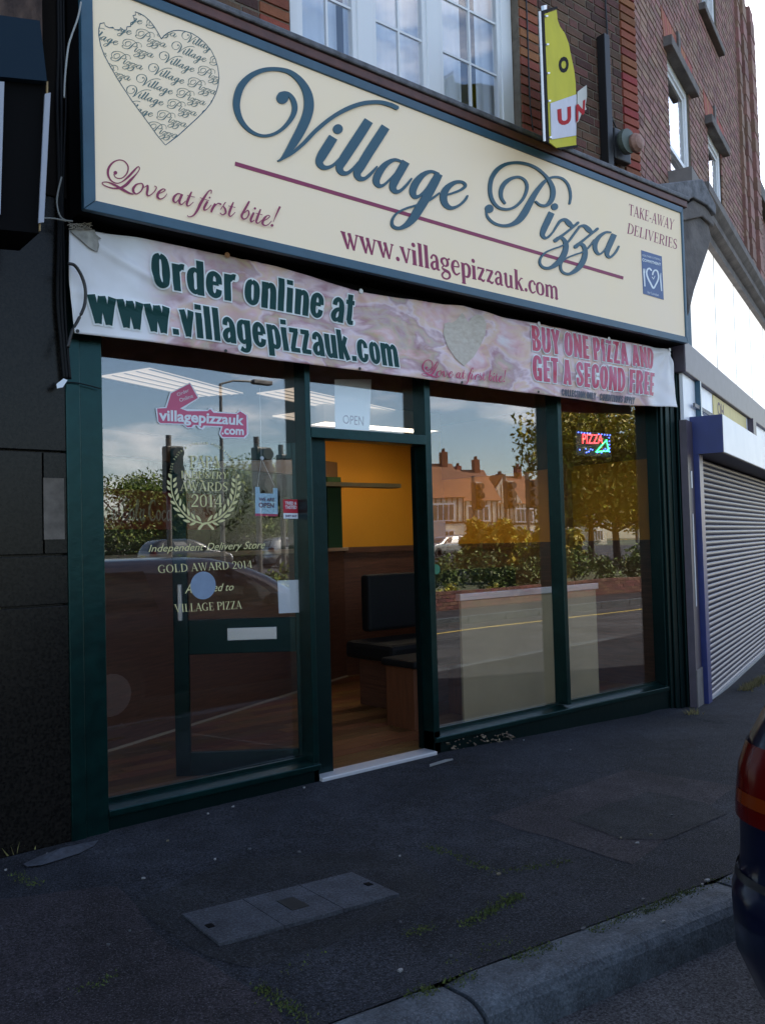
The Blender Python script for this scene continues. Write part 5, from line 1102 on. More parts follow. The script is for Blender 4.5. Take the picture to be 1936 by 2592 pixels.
yq([(-60,30),(102,52),(120,205),(-60,188)], -.52, .3, 'top_cover', mat('box_blue', (.009,.022,.038), .7, spec=.12), bs_)
yq([(-60,190),(122,206),(100,590),(-60,575)], -.48, .28, 'dark_face', m_blkp, bs_)
yq([(113,240),(127,237),(110,565),(97,566)], -.50, -.012, 'edge_strip', mat('strip_white', (.33,.35,.41), .6), bs_); yq([(-14,208),(10,210),(0,545),(-14,545)], -.50, -.012, 'edge_strip', bpy.data.materials['strip_white'], bs_)
yq([(117,208),(121,208),(121,240),(117,240)], -.49, -.01, 'rod', mat('brass_rod', (.3,.2,.08), .5), bs_); yq([(99,566),(102,566),(102,586),(99,586)], -.49, -.01, 'rod', bpy.data.materials['brass_rod'], bs_)
# ------------------------------------------------------------------ corner building on the right
cb = empty('corner_building', label='red brick building turning away at the corner, with sash windows and stone shopfront cornice', cat='building')
WA = math.radians(19); WO = Vector((CX, 0, 0)); WD = Vector((math.cos(WA), math.sin(WA), 0)); WN = Vector((math.sin(WA), -math.cos(WA), 0))
def PWW(px, py, off=0):
    O = WO+WN*off; k = ray(px, py); t = (O-CAM).dot(WN)/k.dot(WN); P = CAM+k*t; return (P-O).dot(WD), P.z
def wsub(name, parent=cb, O=WO, ang=WA): o = empty(name, O, ang); o.parent = parent; return o
WLEN = 7.35
wins = []
a0, z0_ = PWW(1697, 400); a1, _ = PWW(1747, 420); b0, _ = PWW(1793, 420); b1, _ = PWW(1829, 900)
w1 = (a0-.02, a1+.02, 4.5, PWW(1690,135)[1]-.02); h1 = w1[1]-w1[0]; w2 = (b0-.02, b0+h1-.15, 3.2, w1[3]); c0, _ = PWW(1771, 40); w3 = (c0, c0+h1+.05, 7.62, 9.2); w0 = (w1[0], w1[1], 7.62, 9.2)
wins = [w1, w2, w3, w0]
wl = wsub('wall')
boxs = MB(); xs_ = [0, w1[0], w1[1], w2[0], w2[1], WLEN]
boxs.box(.02,.0,2.8,w1[0],.3,9.5).box(w1[1],0,2.8,w2[0],.3,9.5).box(max(w2[1],w3[1]),0,2.8,WLEN,.3,9.5)
boxs.box(w1[0],0,w1[3],w1[1],.3,7.62).box(w1[0],0,2.8,w1[1],.3,w1[2]); boxs.box(w2[0],0,w2[3],max(w2[1],w3[1]),.3,7.62).box(w1[0],0,9.2,w2[1],.3,9.5).box(w2[0],0,2.8,w2[1],.3,w2[2])
boxs.build('masonry', m_mort, wl)
LINT = []
holes = [(w[0], w[1], w[2], w[3]) for w in wins]
m_brickw = mat('corner_brick', (.30,.16,.125), .85, var=.2, vscale=9, bump=.4, bscale=60, island=.26, col2=(.23,.125,.10))  # brick colour lightened to stand in for hazy glare on this wall
def arch(w):   # rubbed brick flat arch spanning over the window head
    return (w[0]-.12, w[1]+.12, w[3]+.06, w[3]+.36)
holes += [arch(w1), arch(w2)]
brickwork(wl, Vector((0,0,0)), 0, .006, .02, WLEN, 4.38, 9.4, holes=holes, m=m_brickw, limit=290, prio=lambda b: b[0]+abs(b[2]-5.5)*.6)
for w in (w1, w2):
    A = arch(w); n = 13; mid = (A[0]+A[1])/2
    for i in range(n):
        xa, xb = A[0]+(A[1]-A[0])*i/n, A[0]+(A[1]-A[0])*(i+1)/n
        sp1 = .18*((xa-mid)/(A[1]-A[0])); sp2 = .18*((xb-mid)/(A[1]-A[0]))
        key = i == n//2
        dz_ = .05 if key else 0
        MB().prism([(xa+.004,-.012-(.02 if key else 0),A[2]+.03),(xb-.004,-.012-(.02 if key else 0),A[2]+.03),(xb+sp2-.004,-.012-(.02 if key else 0),A[3]+dz_),(xa+sp1+.004,-.012-(.02 if key else 0),A[3]+dz_)], (0,.03,0)).build('arch_brick' if not key else 'keystone', m_rubber if not key else m_stone, wl, recalc=True)
    boxo('window_hood', m_stone, wl, w[0]-.14, -.09, w[3]-.02, w[1]+.14, .02, w[3]+.085, bevel=.008)
def sash(w, sill=True):
    s = empty('sash_window'); s.parent = wl
    x0, x1, z0, z1 = w; f = MB(); f.box(x0,.02,z0,x0+.09,.12,z1); f.box(x1-.09,.02,z0,x1,.12,z1); f.box(x0+.09,.02,z1-.10,x1-.09,.12,z1); f.box(x0+.09,.02,z0,x1-.09,.12,z0+.08)
    f.build('frame', m_upvc, s, bevel=.006)
    zm = (z0+z1)/2
    for a, b, y in ((zm-.02,z1-.10,.04),(z0+.08,zm+.02,.07)):
        g = MB(); g.box(x0+.09,y,a,x0+.13,y+.03,b); g.box(x1-.13,y,a,x1-.09,y+.03,b); g.box(x0+.13,y,a,x1-.13,y+.03,a+.045); g.box(x0+.13,y,b-.045,x1-.13,y+.03,b); g.build('sash', m_upvc, s)
        boxo('pane', m_sashglass, s, x0+.13, y+.012, a+.045, x1-.13, y+.017, b-.045)
    boxo('curtain', mat('white_blind', (.8,.8,.8), .9) if 'white_blind' not in bpy.data.materials else bpy.data.materials['white_blind'], s, x0+.09, .20, z0, x1-.09, .21, z1)
    if sill: boxo('sill', m_stone, s, x0-.1, -.08, z0-.09, x1+.1, .06, z0-.002, bevel=.01)
for w in wins: sash(w)
# vertical pilaster strips at the far end
for a, b, o_ in ((5.45,5.62,.04),(5.85,6.15,.05),(6.5,6.8,.06)):
    t_ = MB(); z = 2.9
    boxo('pilaster_strip', m_brickw, wl, a, -o_, 2.9, b, .0, 9.45)
    mq = MB().box(a-.006,-o_-.008,0,b+.006,-.0,.20).mesh('quoin_block', m_brickw)
    for z in [3+.30*i for i in range(21)]: o = link('quoin_block', mq, wl); o.location = (0,0,z)
boxo('roof_slab', m_stone, cb, CX+.2, .5, 9.5, CX+.5, .8, 9.6)
shl = wsub('rear_shell'); MB().box(0,.3,2.8,.05,7,9.5).box(0,.3,9.45,WLEN,7,9.6).box(WLEN-.1,.0,-.2,WLEN,7,9.6).box(0,6.9,-.2,WLEN,7,9.6).box(0,.25,2.8,WLEN,.7,2.9).build('shell', m_mort, shl)
# far terrace continuing beyond, lower
ft = empty('far_terrace', WO+WD*WLEN, WA, label='further brick terrace continuing beyond the corner building, hazy right edge', cat='building')
boxo('wall', m_brickw, ft, .0, .25, -.2, 9, 7, 7.1); boxo('parapet', m_stone, ft, -.02, .10, 7.1, 9.05, 7, 7.35)
# lower shopfront of the corner building
LA = math.radians(20); LO = Vector((5.78, .03, 0)); lower = wsub('lower_shopfront', cb, LO, LA)
m_glarew = emat('glare_white_fascia', (1,1,.98), .28); m_whpanel = mat('white_panel_painted', (.86,.86,.88), .45, col2=(.72,.73,.78), vscale=1.6); m_purp = mat('purple_brown_paint', (.060,.045,.062), .5, var=.2, vscale=8); m_navy = mat('navy_paint', (.012,.022,.125), .45, var=.15, vscale=7)
LX = 7.0
boxo('fascia_panel', m_glarew, lower, .02, .0, 3.16, LX, .06, 4.36)  # unlit white board; its emission stands in for glare
for _x in (1.25, 2.5, 3.75, 5.0): boxo('panel_joint', m_lead, lower, _x, -.004, 3.165, _x+.012, .0, 4.355)
boxo('beam', m_purp, lower, -.45, -.02, 2.87, LX, .10, 3.155, bevel=.01)
boxo('transom_panel', m_whpanel, lower, -.40, .02, 2.30, LX, .05, 2.868)
cor = MB(); prof = [(0,4.36),(-.06,4.36),(-.06,4.44),(-.14,4.48),(-.14,4.54),(-.20,4.60),(-.20,4.68),(.12,4.72),(.12,4.36)]
cor.prism([(.0,a,b) for a, b in prof], (LX,0,0)).build('cornice', m_stone, lower, recalc=True)
boxo('cornice_panel', mat('stone_pale', (.22,.2,.19), .9, var=.2, vscale=4), lower, .3, -.0, 4.72, LX, .3, 4.98)
boxo('blue_column', m_navy, lower, -.17, -.05, -.15, .0, .06, 2.20, bevel=.004)
boxo('purple_column', m_purp, lower, -.42, -.0, -.15, -.171, .06, 2.45)
boxo('notice_strip', m_white, lower, -.32, -.006, 1.85, -.28, -.001, 2.0); boxo('notice_strip', m_white, lower, -.32, -.006, .8, -.30, -.001, 1.62)
boxo('box_end', m_navy, lower, -.175, -.26, 2.16, -.165, .02, 2.50); boxo('box_front', m_whpanel, lower, -.164, -.262, 2.165, LX, -.25, 2.50); boxo('box_underside', m_purp, lower, -.164, -.249, 2.16, LX, .02, 2.18); boxo('box_top', m_whpanel, lower, -.164, -.25, 2.485, LX, .02, 2.50)
boxo('post', m_blue, lower, .12, -.03, 2.50, .17, .019, 2.868); boxo('post', m_purp, lower, 3.35, -.05, 2.50, 3.6, .019, 2.868)
boxo('conduit', m_lead, lower, -.1, -.02, 2.60, 3.3, -.0, 2.635)
m_wy = mat('faded_yellow_poster', (.60,.48,.16), .6, var=.1, vscale=6)
boxo('poster', m_wy, lower, 1.0, .012, 2.62, 3.2, .0195, 2.86)
v, f, b = sans_geo('OH', .03)
mb = MB(); mb.add([(1.22+p[0]*.25, .010, 2.68+p[1]*.2) for p in v], f); mb.build('poster_lettering', mat('faded_ink', (.12,.06,.05), .6), lower)
boxo('stall', m_stone, lower, -.42, -.01, -.15, -.171, .0, .25)
rs = empty('roller_shutter', LO, LA, label='closed grey steel roller shutter of the next shop, framed in navy blue', cat='shutter')
m_slat = mat('shutter_slat', (.028,.030,.070), .45, metal=.1, spec=.35, var=.12, vscale=2.5, grain=(.4,1,6))
SLW = 5.4; prof = [(.0,.0),(-.010,.006),(-.016,.016),(-.018,.027),(-.016,.038),(-.008,.047),(.001,.0505)]
ms = MB(); ms.prism([(0.02, a, b) for a, b in prof]+[(.02,.006,.0505),(.02,.006,.0)], (SLW,0,0)); me_s = ms.mesh('slat', m_slat)
bm = bmesh.new(); bm.from_mesh(me_s); bmesh.ops.recalc_face_normals(bm, faces=bm.faces); bm.to_mesh(me_s); bm.free()
z = -.12; i = 0
while z < 2.12:
    o = link('slat', me_s, rs); o.location = (0, .012, z); z += .0515; i += 1
boxo('guide_rail', m_alu, rs, .0, -.02, -.12, .035, .035, 2.16, bevel=.003); boxo('bottom_bar', m_alu, rs, .036, -.03, -.13, SLW, .01, -.085)
# stone pier between the two shopfronts
pr = empty('stone_pier', label='weathered stone console with heavy cap at the right end of the sign', cat='pier')
def pq(px, y, th, name, m): return MB().prism([PY(*p, y) for p in px], (0, th, 0)).build(name, m, pr, recalc=True, bevel=.012)
pq([(1722,545),(1778,505),(1800,600),(1792,632),(1757,735),(1742,800),(1738,740)], -.16, .35, 'console', m_stone)
pq([(1700,545),(1775,490),(1806,560),(1808,575),(1778,548),(1722,560)], -.19, .35, 'necking', m_stone)
pq([(1630,470),(1690,462),(1778,452),(1812,520),(1812,545),(1790,520),(1755,500),(1705,520),(1680,515),(1640,500)], -.22, .4, 'cap', m_lead)
boxo('pier_shaft', m_purp, pr, 5.455, .0, -.12, 5.60, .3, 4.2)
boxo('grey_return', m_blue, pr, 5.605, .0, 3.0, 5.72, .1, 3.75)
# ------------------------------------------------------------------ ground details
R3 = random.Random(11)
m_moss = mat('moss', (.05,.068,.010), .9, var=.4, vscale=60, island=.35); m_weed = mat('dry_weed', (.16,.13,.05), .9, island=.4)
def tufts(name, lines, m, per, hgt, spread=.018, kind='stuff'):
    mb = MB()
    for a, b, dens in lines:
        A, B = PZ(*a, .0), PZ(*b, .0); L_ = (B-A).length; n = int(L_*per*dens)
        for i in range(n):
            t_ = R3.random(); cl = noise.noise((A.x+(B-A).x*t_*9, t_*40*L_, 2)); 
            if cl < -.12: continue
            p = A.lerp(B, t_)+Vector((R3.gauss(0, spread), R3.gauss(0, spread), 0)); z = gz(p.x, p.y)+.003
            an_ = R3.uniform(0, 6.28); w = R3.uniform(.002, .005); h = hgt*R3.uniform(.4, 1.2); dx, dy = math.cos(an_)*w, math.sin(an_)*w; lx, ly_ = R3.gauss(0, h*.5), R3.gauss(0, h*.5)
            mb.add([(p.x-dx,p.y-dy,z),(p.x+dx,p.y+dy,z),(p.x+lx,p.y+ly_,z+h)], [(0,1,2)])
    return mb.build(name, m, kind=kind)
tag(tufts('moss', [((1005,2535),(1200,2470),1.1),((1300,2432),(1400,2396),1.2),((1500,2360),(1620,2310),.9),((1630,2312),(1745,2260),1.5),((1180,2345),(1315,2270),1.3),((1030,2372),(1090,2350),1),((1075,2150),(1180,2180),.5),((1180,2185),(1250,2215),.6),((1255,2215),(1440,2185),.35),((650,2500),(780,2590),.9),((190,2520),(300,2480),.3),((40,2228),(90,2260),.4),((1130,2440),(1290,2380),.15),((1750,2258),(1850,2225),.3),((690,2480),(820,2420),.12)], m_moss, 1500, .009), 'green moss and small weeds growing along the pavement joints and kerb', 'moss')
tag(tufts('dry_weeds', [((0,2150),(90,2140),1.4),((0,2180),(60,2165),1.0),((1740,1795),(1762,1790),.8),((1880,1720),(1936,1690),.9)], m_weed, 1500, .05, .03), 'dry tangled weeds at the foot of the dark stone wall', 'weeds')
mort = MB()
pl = [PZ(*p, .03) for p in [(60,2188),(100,2170),(160,2152),(205,2136),(250,2130),(240,2142),(205,2160),(150,2178),(105,2192),(70,2196)]]
c = sum(pl, Vector())/len(pl)
mort.add([(p.x, p.y, .034+.006*noise.noise(p*20)) for p in pl]+[(c.x, c.y, .062)], [(i, (i+1) % 10, 10) for i in range(10)])
tag(mort.build('mortar_fillet', mat('pale_mortar', (.032,.036,.048), .9, var=.35, vscale=30, bump=.6), recalc=True), 'pale lump of mortar smeared at the foot of the dark wall', 'mortar')
rub = MB()
for i in range(46):
    px = R3.uniform(1125, 1300); py = 1902-(px-1118)*.19+R3.uniform(-24, 2)
    p = PY(px, py, -.012); s_ = R3.uniform(.008, .025); pts = [(p.x+R3.uniform(-s_,s_), -.012+R3.uniform(-s_,s_*.4), max(gz(p.x,0),p.z)+R3.uniform(-s_*.6,s_*.6)) for _ in range(6)]
    n0 = len(rub.v); rub.add(pts, [(0,1,2),(0,2,3),(0,3,4),(0,4,5),(5,1,0),(1,2,5),(2,3,5),(3,4,5)])
tag(rub.build('crumbled_mortar', mat('crumbled', (.16,.12,.085), .95, var=.4, vscale=40, island=.4), kind='stuff'), 'crumbled brown mortar at the base of the green riser beside the doorway', 'rubble')
m_lit = [mat('litter_white', (.2,.2,.2), .7), mat('litter_tan', (.13,.11,.07), .8), mat('gum_grey', (.06,.063,.07), .8)]
LIT = [(425,2131,9,1),(545,2178,5,0),(364,2226,10,0),(632,2152,9,2),(757,2160,10,2),(1092,1994,0,0),(1325,1876,6,0),(1443,1900,6,0),(1387,2003,5,2),(1571,2124,7,1),(1612,2137,14,0),(1262,2216,14,1),(1013,2461,11,0),(1142,2424,6,2),(1790,2232,14,0),(1777,2243,9,0),(1628,2280,9,2),(1590,2298,8,2),(1603,2320,6,0),(1679,2337,9,0),(1476,2355,12,2),(1558,2194,6,2),(15,2205,6,0),(122,2164,9,0),(330,2360,6,2),(275,2395,8,2),(1014,2338,6,2),(745,2318,6,2),(1012,2170,6,0),(1700,2067,9,2),(1646,2116,9,1),(1907,1835,0,0),(590,2044,9,0),(527,2062,6,0),(660,2010,6,0),(770,1996,8,0)]
for x, y, s_, k in LIT:
    if not s_: continue
    p = PZ(x, y, 0); p = PZ(x, y, gz(p.x, p.y)); L_ = max(.006, s_*.0011); an_ = R3.uniform(0, 3); mbx = MB(); n = 7
    ring = [(p.x+L_*math.cos(an_+j*6.283/n)*R3.uniform(.6,1.1), p.y+L_*.7*math.sin(an_+j*6.283/n)*R3.uniform(.6,1.1), gz(p.x,p.y)+.0085+R3.uniform(0,.003)) for j in range(n)]
    mbx.prism(ring, (0,0,-.006)); o = mbx.build('litter' if k < 2 else 'chewing_gum', m_lit[k])
    tag(o, ('pale scrap of litter lying on the dark pavement', 'tan scrap of litter lying on the dark pavement', 'flat grey blob of old chewing gum on the pavement')[k], 'litter' if k < 2 else 'gum', 'litter scattered over the pavement')
c_ = PZ(1120, 1930, .035); tag(MB().prism([(c_.x-.12,c_.y-.01,.041),(c_.x+.1,c_.y+.01,.041),(c_.x+.05,c_.y+.03,.041),(c_.x-.1,c_.y+.012,.041)], (0,0,-.01)).build('paper_scrap', m_lit[0], recalc=True), 'thin pale smear of plaster beside the door threshold', 'scrap')
# ------------------------------------------------------------------ cars
def interp(tab, z):
    if z <= tab[0][0]: return tab[0][1:]
    for a, b in zip(tab, tab[1:]):
        if z <= b[0]: t_ = (z-a[0])/(b[0]-a[0]); return tuple(a[i]+(b[i]-a[i])*t_ for i in range(1, len(a)))
    return tab[-1][1:]
HATCH = [(.20,.10,3.88,.74),(.28,.02,3.96,.80),(.42,-.03,4.02,.845),(.56,-.035,4.02,.85),(.61,.01,4.0,.85),(.66,.03,3.97,.855),(.80,.04,3.86,.855),(.90,.06,3.55,.845),(.98,.10,3.05,.82),(1.10,.17,2.85,.775),(1.25,.27,2.6,.72),(1.38,.42,2.3,.65),(1.45,.62,2.0,.55),(1.475,.9,1.75,.35)]
def car(name, loc, rz, m_body, label, group=None, n_exp=5.5, plate='', lamps=True, fine=1):
    root = empty(name, loc, rz, label, 'car', group)
    def S(t_, z, off=0):
        a, b, w = interp(HATCH, z); cx, rx = (a+b)/2, (b-a)/2; e = 2/n_exp; ex = 2/14
        c, s = math.cos(t_), math.sin(t_); f = lambda v: math.copysign(abs(v)**e, v)
        x, y = cx+rx*math.copysign(abs(c)**ex, c), w*f(s); nx, ny = f(c)*w, f(s)*rx; l = math.hypot(nx, ny) or 1
        # outward normal approx of superellipse
        gx_, gy_ = math.copysign((abs(c)**ex)**13*14, c)/rx, math.copysign(abs(f(s))**(n_exp-1)*n_exp, s)/w; l = math.hypot(gx_, gy_) or 1
        return (x+gx_/l*off, y+gy_/l*off, z)
    # plan parameter spaced evenly along the perimeter
    def tt(n):
        ts = []
        N_ = 1600; P_ = [S(2*math.pi*i/N_, .7) for i in range(N_+1)]; ds = [0]
        for a, b in zip(P_, P_[1:]): ds.append(ds[-1]+math.hypot(a[0]-b[0], a[1]-b[1]))
        tot = ds[-1]; j = 0
        for k in range(n):
            d_ = tot*k/n
            while ds[j+1] < d_: j += 1
            ts.append(2*math.pi*(j+(d_-ds[j])/(ds[j+1]-ds[j]+1e-9))/N_)
        return ts
    ts = tt(96); zs = [r_[0] for r_ in HATCH]; zz_ = []
    for a, b in zip(zs, zs[1:]): zz_ += [a, (a+b)/2]
    zz_.append(zs[-1]); mb = MB(); n = len(ts)
    for z in zz_:
        for t_ in ts: mb.v.append(S(t_, z))
    for j in range(len(zz_)-1):
        for i in range(n): mb.f.append((j*n+i, j*n+(i+1) % n, (j+1)*n+(i+1) % n, (j+1)*n+i))
    mb.f += [tuple(range(n-1,-1,-1)), tuple(range((len(zz_)-1)*n, len(zz_)*n))]
    mb.build('body', m_body, root, smooth=True)
    def pick(x0, x1, z, side):   # plan parameters whose points lie between x0 and x1 on one side
        r_ = [t_ for t_ in tt(400) if x0 <= S(t_, z)[0] <= x1 and (side == 0 or S(t_, z)[1]*side > .05)]
        return sorted(r_)
    def strip(nm, tlist, z0, z1, m, off, nz_=6, parent=root):
        mb = MB(); k = len(tlist)
        for j in range(nz_+1):
            z = z0+(z1-z0)*j/nz_
            for t_ in tlist: mb.v.append(S(t_, z, off))
        for j in range(nz_):
            for i in range(k-1): mb.f.append((j*k+i, j*k+i+1, (j+1)*k+i+1, (j+1)*k+i))
        return mb.build(nm, m, parent, smooth=True)
    g = bpy.data.materials.get('car_glass') or mat('car_glass', (.012,.014,.016), .06, spec=.8)
    for sd_ in (1, -1):
        strip('side_window', pick(.62, 1.55, 1.0, sd_), .97, 1.36, g, .006); strip('side_window', pick(1.65, 2.6, 1.0, sd_), .97, 1.36, g, .006)
    rr = [t_ for t_ in tt(400) if abs(S(t_, .9)[1]) < .66 and S(t_, .9)[0] < .4]; strip('rear_window', sorted(rr), 1.0, 1.40, g, .006)
    ff = [t_ for t_ in tt(400) if abs(S(t_, .9)[1]) < .68 and S(t_, .9)[0] > 2.5]; ff = sorted(ff, key=lambda t_: S(t_, .9)[1]); strip('windscreen', ff, .99, 1.40, g, .006)
    blk = m_black
    for sd_ in (1, -1):
        for wx in (.72, 3.18):
            w = empty('wheel', (wx, sd_*.78, .30)); w.parent = root
            MB().lathe((0,0,0), [(.22,-.09),(.295,-.085),(.30,0),(.295,.085),(.22,.09)], 'y', 28).build('tyre', m_tyre, w)
            MB().lathe((0,sd_*.07,0), [(.20,-.02),(.21,.0),(.19,.02),(.05,.025)], 'y', 20).build('rim', m_alu, w)
            MB().lathe((wx, sd_*.845, .31), [(.335,-.02),(.335,.018)], 'y', 28).build('wheel_arch', blk, root)
    if lamps:
        for sd_ in (1, -1):
            rl = [t_ for t_ in tt(600) if S(t_, .8)[0] < .28 and S(t_, .8)[1]*sd_ > .60]; rl.sort()
            L_ = empty('tail_lamp'); L_.parent = root
            strip('red_lens', rl, .76, .965, m_rlens, .006, parent=L_)
            am = [t_ for t_ in rl if S(t_, .8)[0] < .16 and .60 < abs(S(t_, .8)[1])]; strip('amber_lens', am, .805, .84, m_alens, .008, parent=L_)
            hl = [t_ for t_ in tt(600) if S(t_, .7)[0] > 3.78 and S(t_, .7)[1]*sd_ > .42]; hl.sort(); strip('headlight', hl, .63, .78, m_hlens, .010)
    fr_ = sorted([t_ for t_ in tt(600) if S(t_, .62)[0] > 3.8 and abs(S(t_, .62)[1]) < .35], key=lambda t_: S(t_, .62)[1]); strip('grille', fr_, .50, .66, blk, .008)
    np_ = [t_ for t_ in fr_ if abs(S(t_, .5)[1]) < .26]; strip('number_plate', np_, .40, .48, m_white, .016)
    rp2 = sorted([t_ for t_ in tt(600) if S(t_, .7)[0] < .2 and abs(S(t_, .7)[1]) < .28]); strip('number_plate', rp2, .70, .80, m_yplate, .016)
    bz = sorted([t_ for t_ in tt(600) if S(t_, .58)[0] < .7]); strip('bumper_seam', bz, .600, .618, blk, .003, nz_=1)
    for sd_ in (1, -1): MB().box(2.42, min(sd_*.80, sd_*.98), .98, 2.56, max(sd_*.80, sd_*.98), 1.10).build('wing_mirror', m_body, root, bevel=.03)
    return root
m_tyre = mat('tyre', (.012,.012,.012), .85); m_rlens = mat('red_lens', (.075,.0015,.001), .2, spec=.3, coat=.1); m_alens = mat('amber_lens', (.14,.018,.001), .2, coat=.1); m_hlens = mat('headlight_lens', (.7,.72,.75), .08, spec=.9); m_yplate = mat('yellow_plate', (.55,.42,.04), .5)
def paint(n, c, met=.3): return mat(n, c, .28, metal=met, coat=.6, spec=.5)
car('parked_car', (.69,-3.75,-.13), math.radians(-2), paint('midnight_blue_paint', (.002,.004,.022)), 'dark blue hatchback parked at the kerb, red tail lamp at the right edge', n_exp=5.5)
def RP(px, py, D): p = PY(px, py, D); return Vector((p.x, 2*(GY)-p.y, p.z))
# things across the road are seen mirrored in the shop windows
def onroad(px, D, z=-.13): p = PY(px, 1300, D); return (p.x, 2*GY-p.y, z)
c1 = onroad(480, 30); car('parked_car', (c1[0]-2.2, c1[1], .31), math.radians(0), paint('graphite_paint', (.03,.033,.04)), 'dark grey saloon across the road, mirrored in the left window', 'cars across the road')
c2 = onroad(725, 32); car('parked_car', (c2[0]-1.5, c2[1], .31), math.radians(6), paint('silver_paint', (.35,.35,.34), .7), 'silver car across the road, mirrored beside the left mullion', 'cars across the road')
c3 = onroad(1120, 40); car('parked_car', (c3[0]+2, c3[1], .31), math.radians(180), paint('silver_paint_two', (.33,.34,.34), .7), 'silver estate car further off, mirrored at the left of the right window', 'cars across the road')
# ------------------------------------------------------------------ across the road: kerb, low brick wall, planting, trees, houses
boxo('far_pavement', m_tar2, None, -60, -9.6, -.3, 80, -7.25, .0, kind='structure')
far_k = empty('far_kerb', kind='structure')
mk = MB().box(0,-.14,-.3,.98,0,.012).mesh('kerb_stone', m_kerb)
for i in range(30): o = link('kerb_stone', mk, far_k); o.location = (-4+i, -7.11, 0)
boxo('bank', mat('planted_bank', (.05,.055,.02), .95, var=.4, vscale=4), None, -60, -16, -.3, 80, -8.9, .20, kind='structure')
boxo('upper_road', m_road, None, -60, -60, -.3, 160, -16.01, .30, kind='structure')
lw_ = empty('low_brick_wall', label='low red brick retaining wall across the road, mirrored in the shop windows', cat='wall')
boxo('wall_core', m_mort, lw_, -20, -8.86, -.1, 40, -8.62, .30)
m_wallb = mat('dull_red_brick', (.125,.05,.038), .9, var=.2, vscale=6, island=.3)
mkb = MB().box(-.1075,-.1025,-.0325,.1075,.0,.0325).mesh('brick', m_wallb)
ib = 0; restb = MB()
for row in range(6):
    for i in range(150):
        x = 2.5+i*.225+(.1125 if row % 2 else 0); z = -.02+row*.075; y = -8.612
        if row == 5: z += 0
        if ib < 300 and 4 < x < 16: o = link('brick', mkb, lw_); o.location = (x, y, z); ib += 1
        else: restb.box(x-.1075, y-.1025, z-.0325, x+.1075, y, z+.0325)
restb.build('brick_courses', m_wallb, lw_, kind='stuff')
def leafmat(n, c, c2): return mat(n, c, .55, col2=c2, vscale=1.6, island=.45, spec=.3)
m_leaf = leafmat('plane_leaf', (.40,.32,.03), (.24,.21,.025)); m_leaf2 = leafmat('dark_leaf', (.15,.20,.035), (.07,.10,.02)); m_leaf3 = leafmat('yellow_flower', (.62,.52,.07), (.3,.3,.04)); m_bark = mat('bark', (.08,.06,.045), .95, var=.3, vscale=6)
def leaves(mb, c, r, n, s, R_, flat=.8):
    c = Vector(c)
    for _ in range(n):
        d_ = Vector((R_.gauss(0,1), R_.gauss(0,1), R_.gauss(0,1)*flat)).normalized()*r*(R_.random()**.45)
        p = c+d_; u = Vector((R_.gauss(0,1), R_.gauss(0,1), R_.gauss(0,1))).normalized(); w_ = u.cross(Vector((R_.gauss(0,1), R_.gauss(0,1), R_.gauss(0,1)))).normalized()
        h = s*R_.uniform(.6, 1.3)
        mb.add([p-u*h, p+w_*h*.45, p+u*h, p-w_*h*.45], [(0,1,2,3)])
def tree(name, base, H, Rr, label, m=m_leaf, seed=1, n=42, group='trees across the road', ls=.12, trunk_h=.35):
    R_ = random.Random(seed); root = empty(name, base, 0, label, 'tree', group)
    tk = MB(); top = H*.75; pts = [(0,0,-.2),(R_.uniform(-.1,.1),0,H*.2),(R_.uniform(-.2,.2),R_.uniform(-.1,.1),H*.45),(0,0,top)]
    tk.tube(pts, [H*.028,H*.022,H*.015,H*.006], 8); cr_ = MB()
    for i in range(n):
        a = R_.uniform(0, 6.283); hh = R_.uniform(trunk_h, 1.0); rr_ = Rr*math.sqrt(max(0, 1-((hh-(.5+trunk_h/2))/(.58))**2))*R_.uniform(.35, 1.0)
        p = Vector((rr_*math.cos(a), rr_*math.sin(a), H*hh))
        if i % 3 == 0: tk.tube([(0,0,H*hh*.62), tuple(p*.6+Vector((0,0,H*hh*.3))), tuple(p)], [H*.010,H*.006,H*.002], 5)
        leaves(cr_, p, Rr*R_.uniform(.24,.40), 230, ls, R_)
    tk.build('trunk', m_bark, root, smooth=True); cr_.build('crown', m, root); return root
def ground_at(px, D, z): p = PY(px, 1300, D); return (p.x, 2*GY-p.y, z)
TR = [(1490,19,5.6,2.3,'golden tree mirrored between the mullion and the LED sign',m_leaf,24,60),(1560,17,6.4,3.5,'large yellow-green tree across the road, mirrored behind the LED sign',m_leaf,4,95),(1640,20,5.0,2.2,'tall yellow-green tree mirrored at the far right window edge',m_leaf,5,80),
      (1245,13,1.75,.8,'rounded bush in front of the houses, mirrored left of the right-hand mullion',m_leaf,6,26),(1335,16,1.3,1.0,'low broad bush mirrored just left of the right-hand mullion',m_leaf,7,26),(1405,13,1.35,.9,'bush mirrored right behind the right-hand mullion',m_leaf,9,26),
      (300,44,5.4,3.6,'dark green tree mirrored at the left side of the left window',m_leaf2,10,40),(400,46,5.0,3.4,'dark green tree mirrored behind the award decal, left half',m_leaf2,12,40),(560,42,5.6,4.0,'green tree mirrored behind the award decal, right half',m_leaf2,13,44),(650,40,5.8,3.8,'green tree mirrored behind the OPEN sign',m_leaf2,14,44),(725,38,5.4,3.4,'green tree mirrored beside the first mullion',m_leaf2,15,40),(830,40,6,4,'dark tree mirrored above the doorway',m_leaf2,16,36)]
for px, D, H, Rr, lab, m_, sd_, n_ in TR: tree('tree' if H > 3 else 'bush', ground_at(px, D, .2), H, Rr, lab, m_, sd_, n_, trunk_h=.35 if H > 4.5 and px > 1400 else .12)
R_ = random.Random(21); hd = MB(); hy = MB()
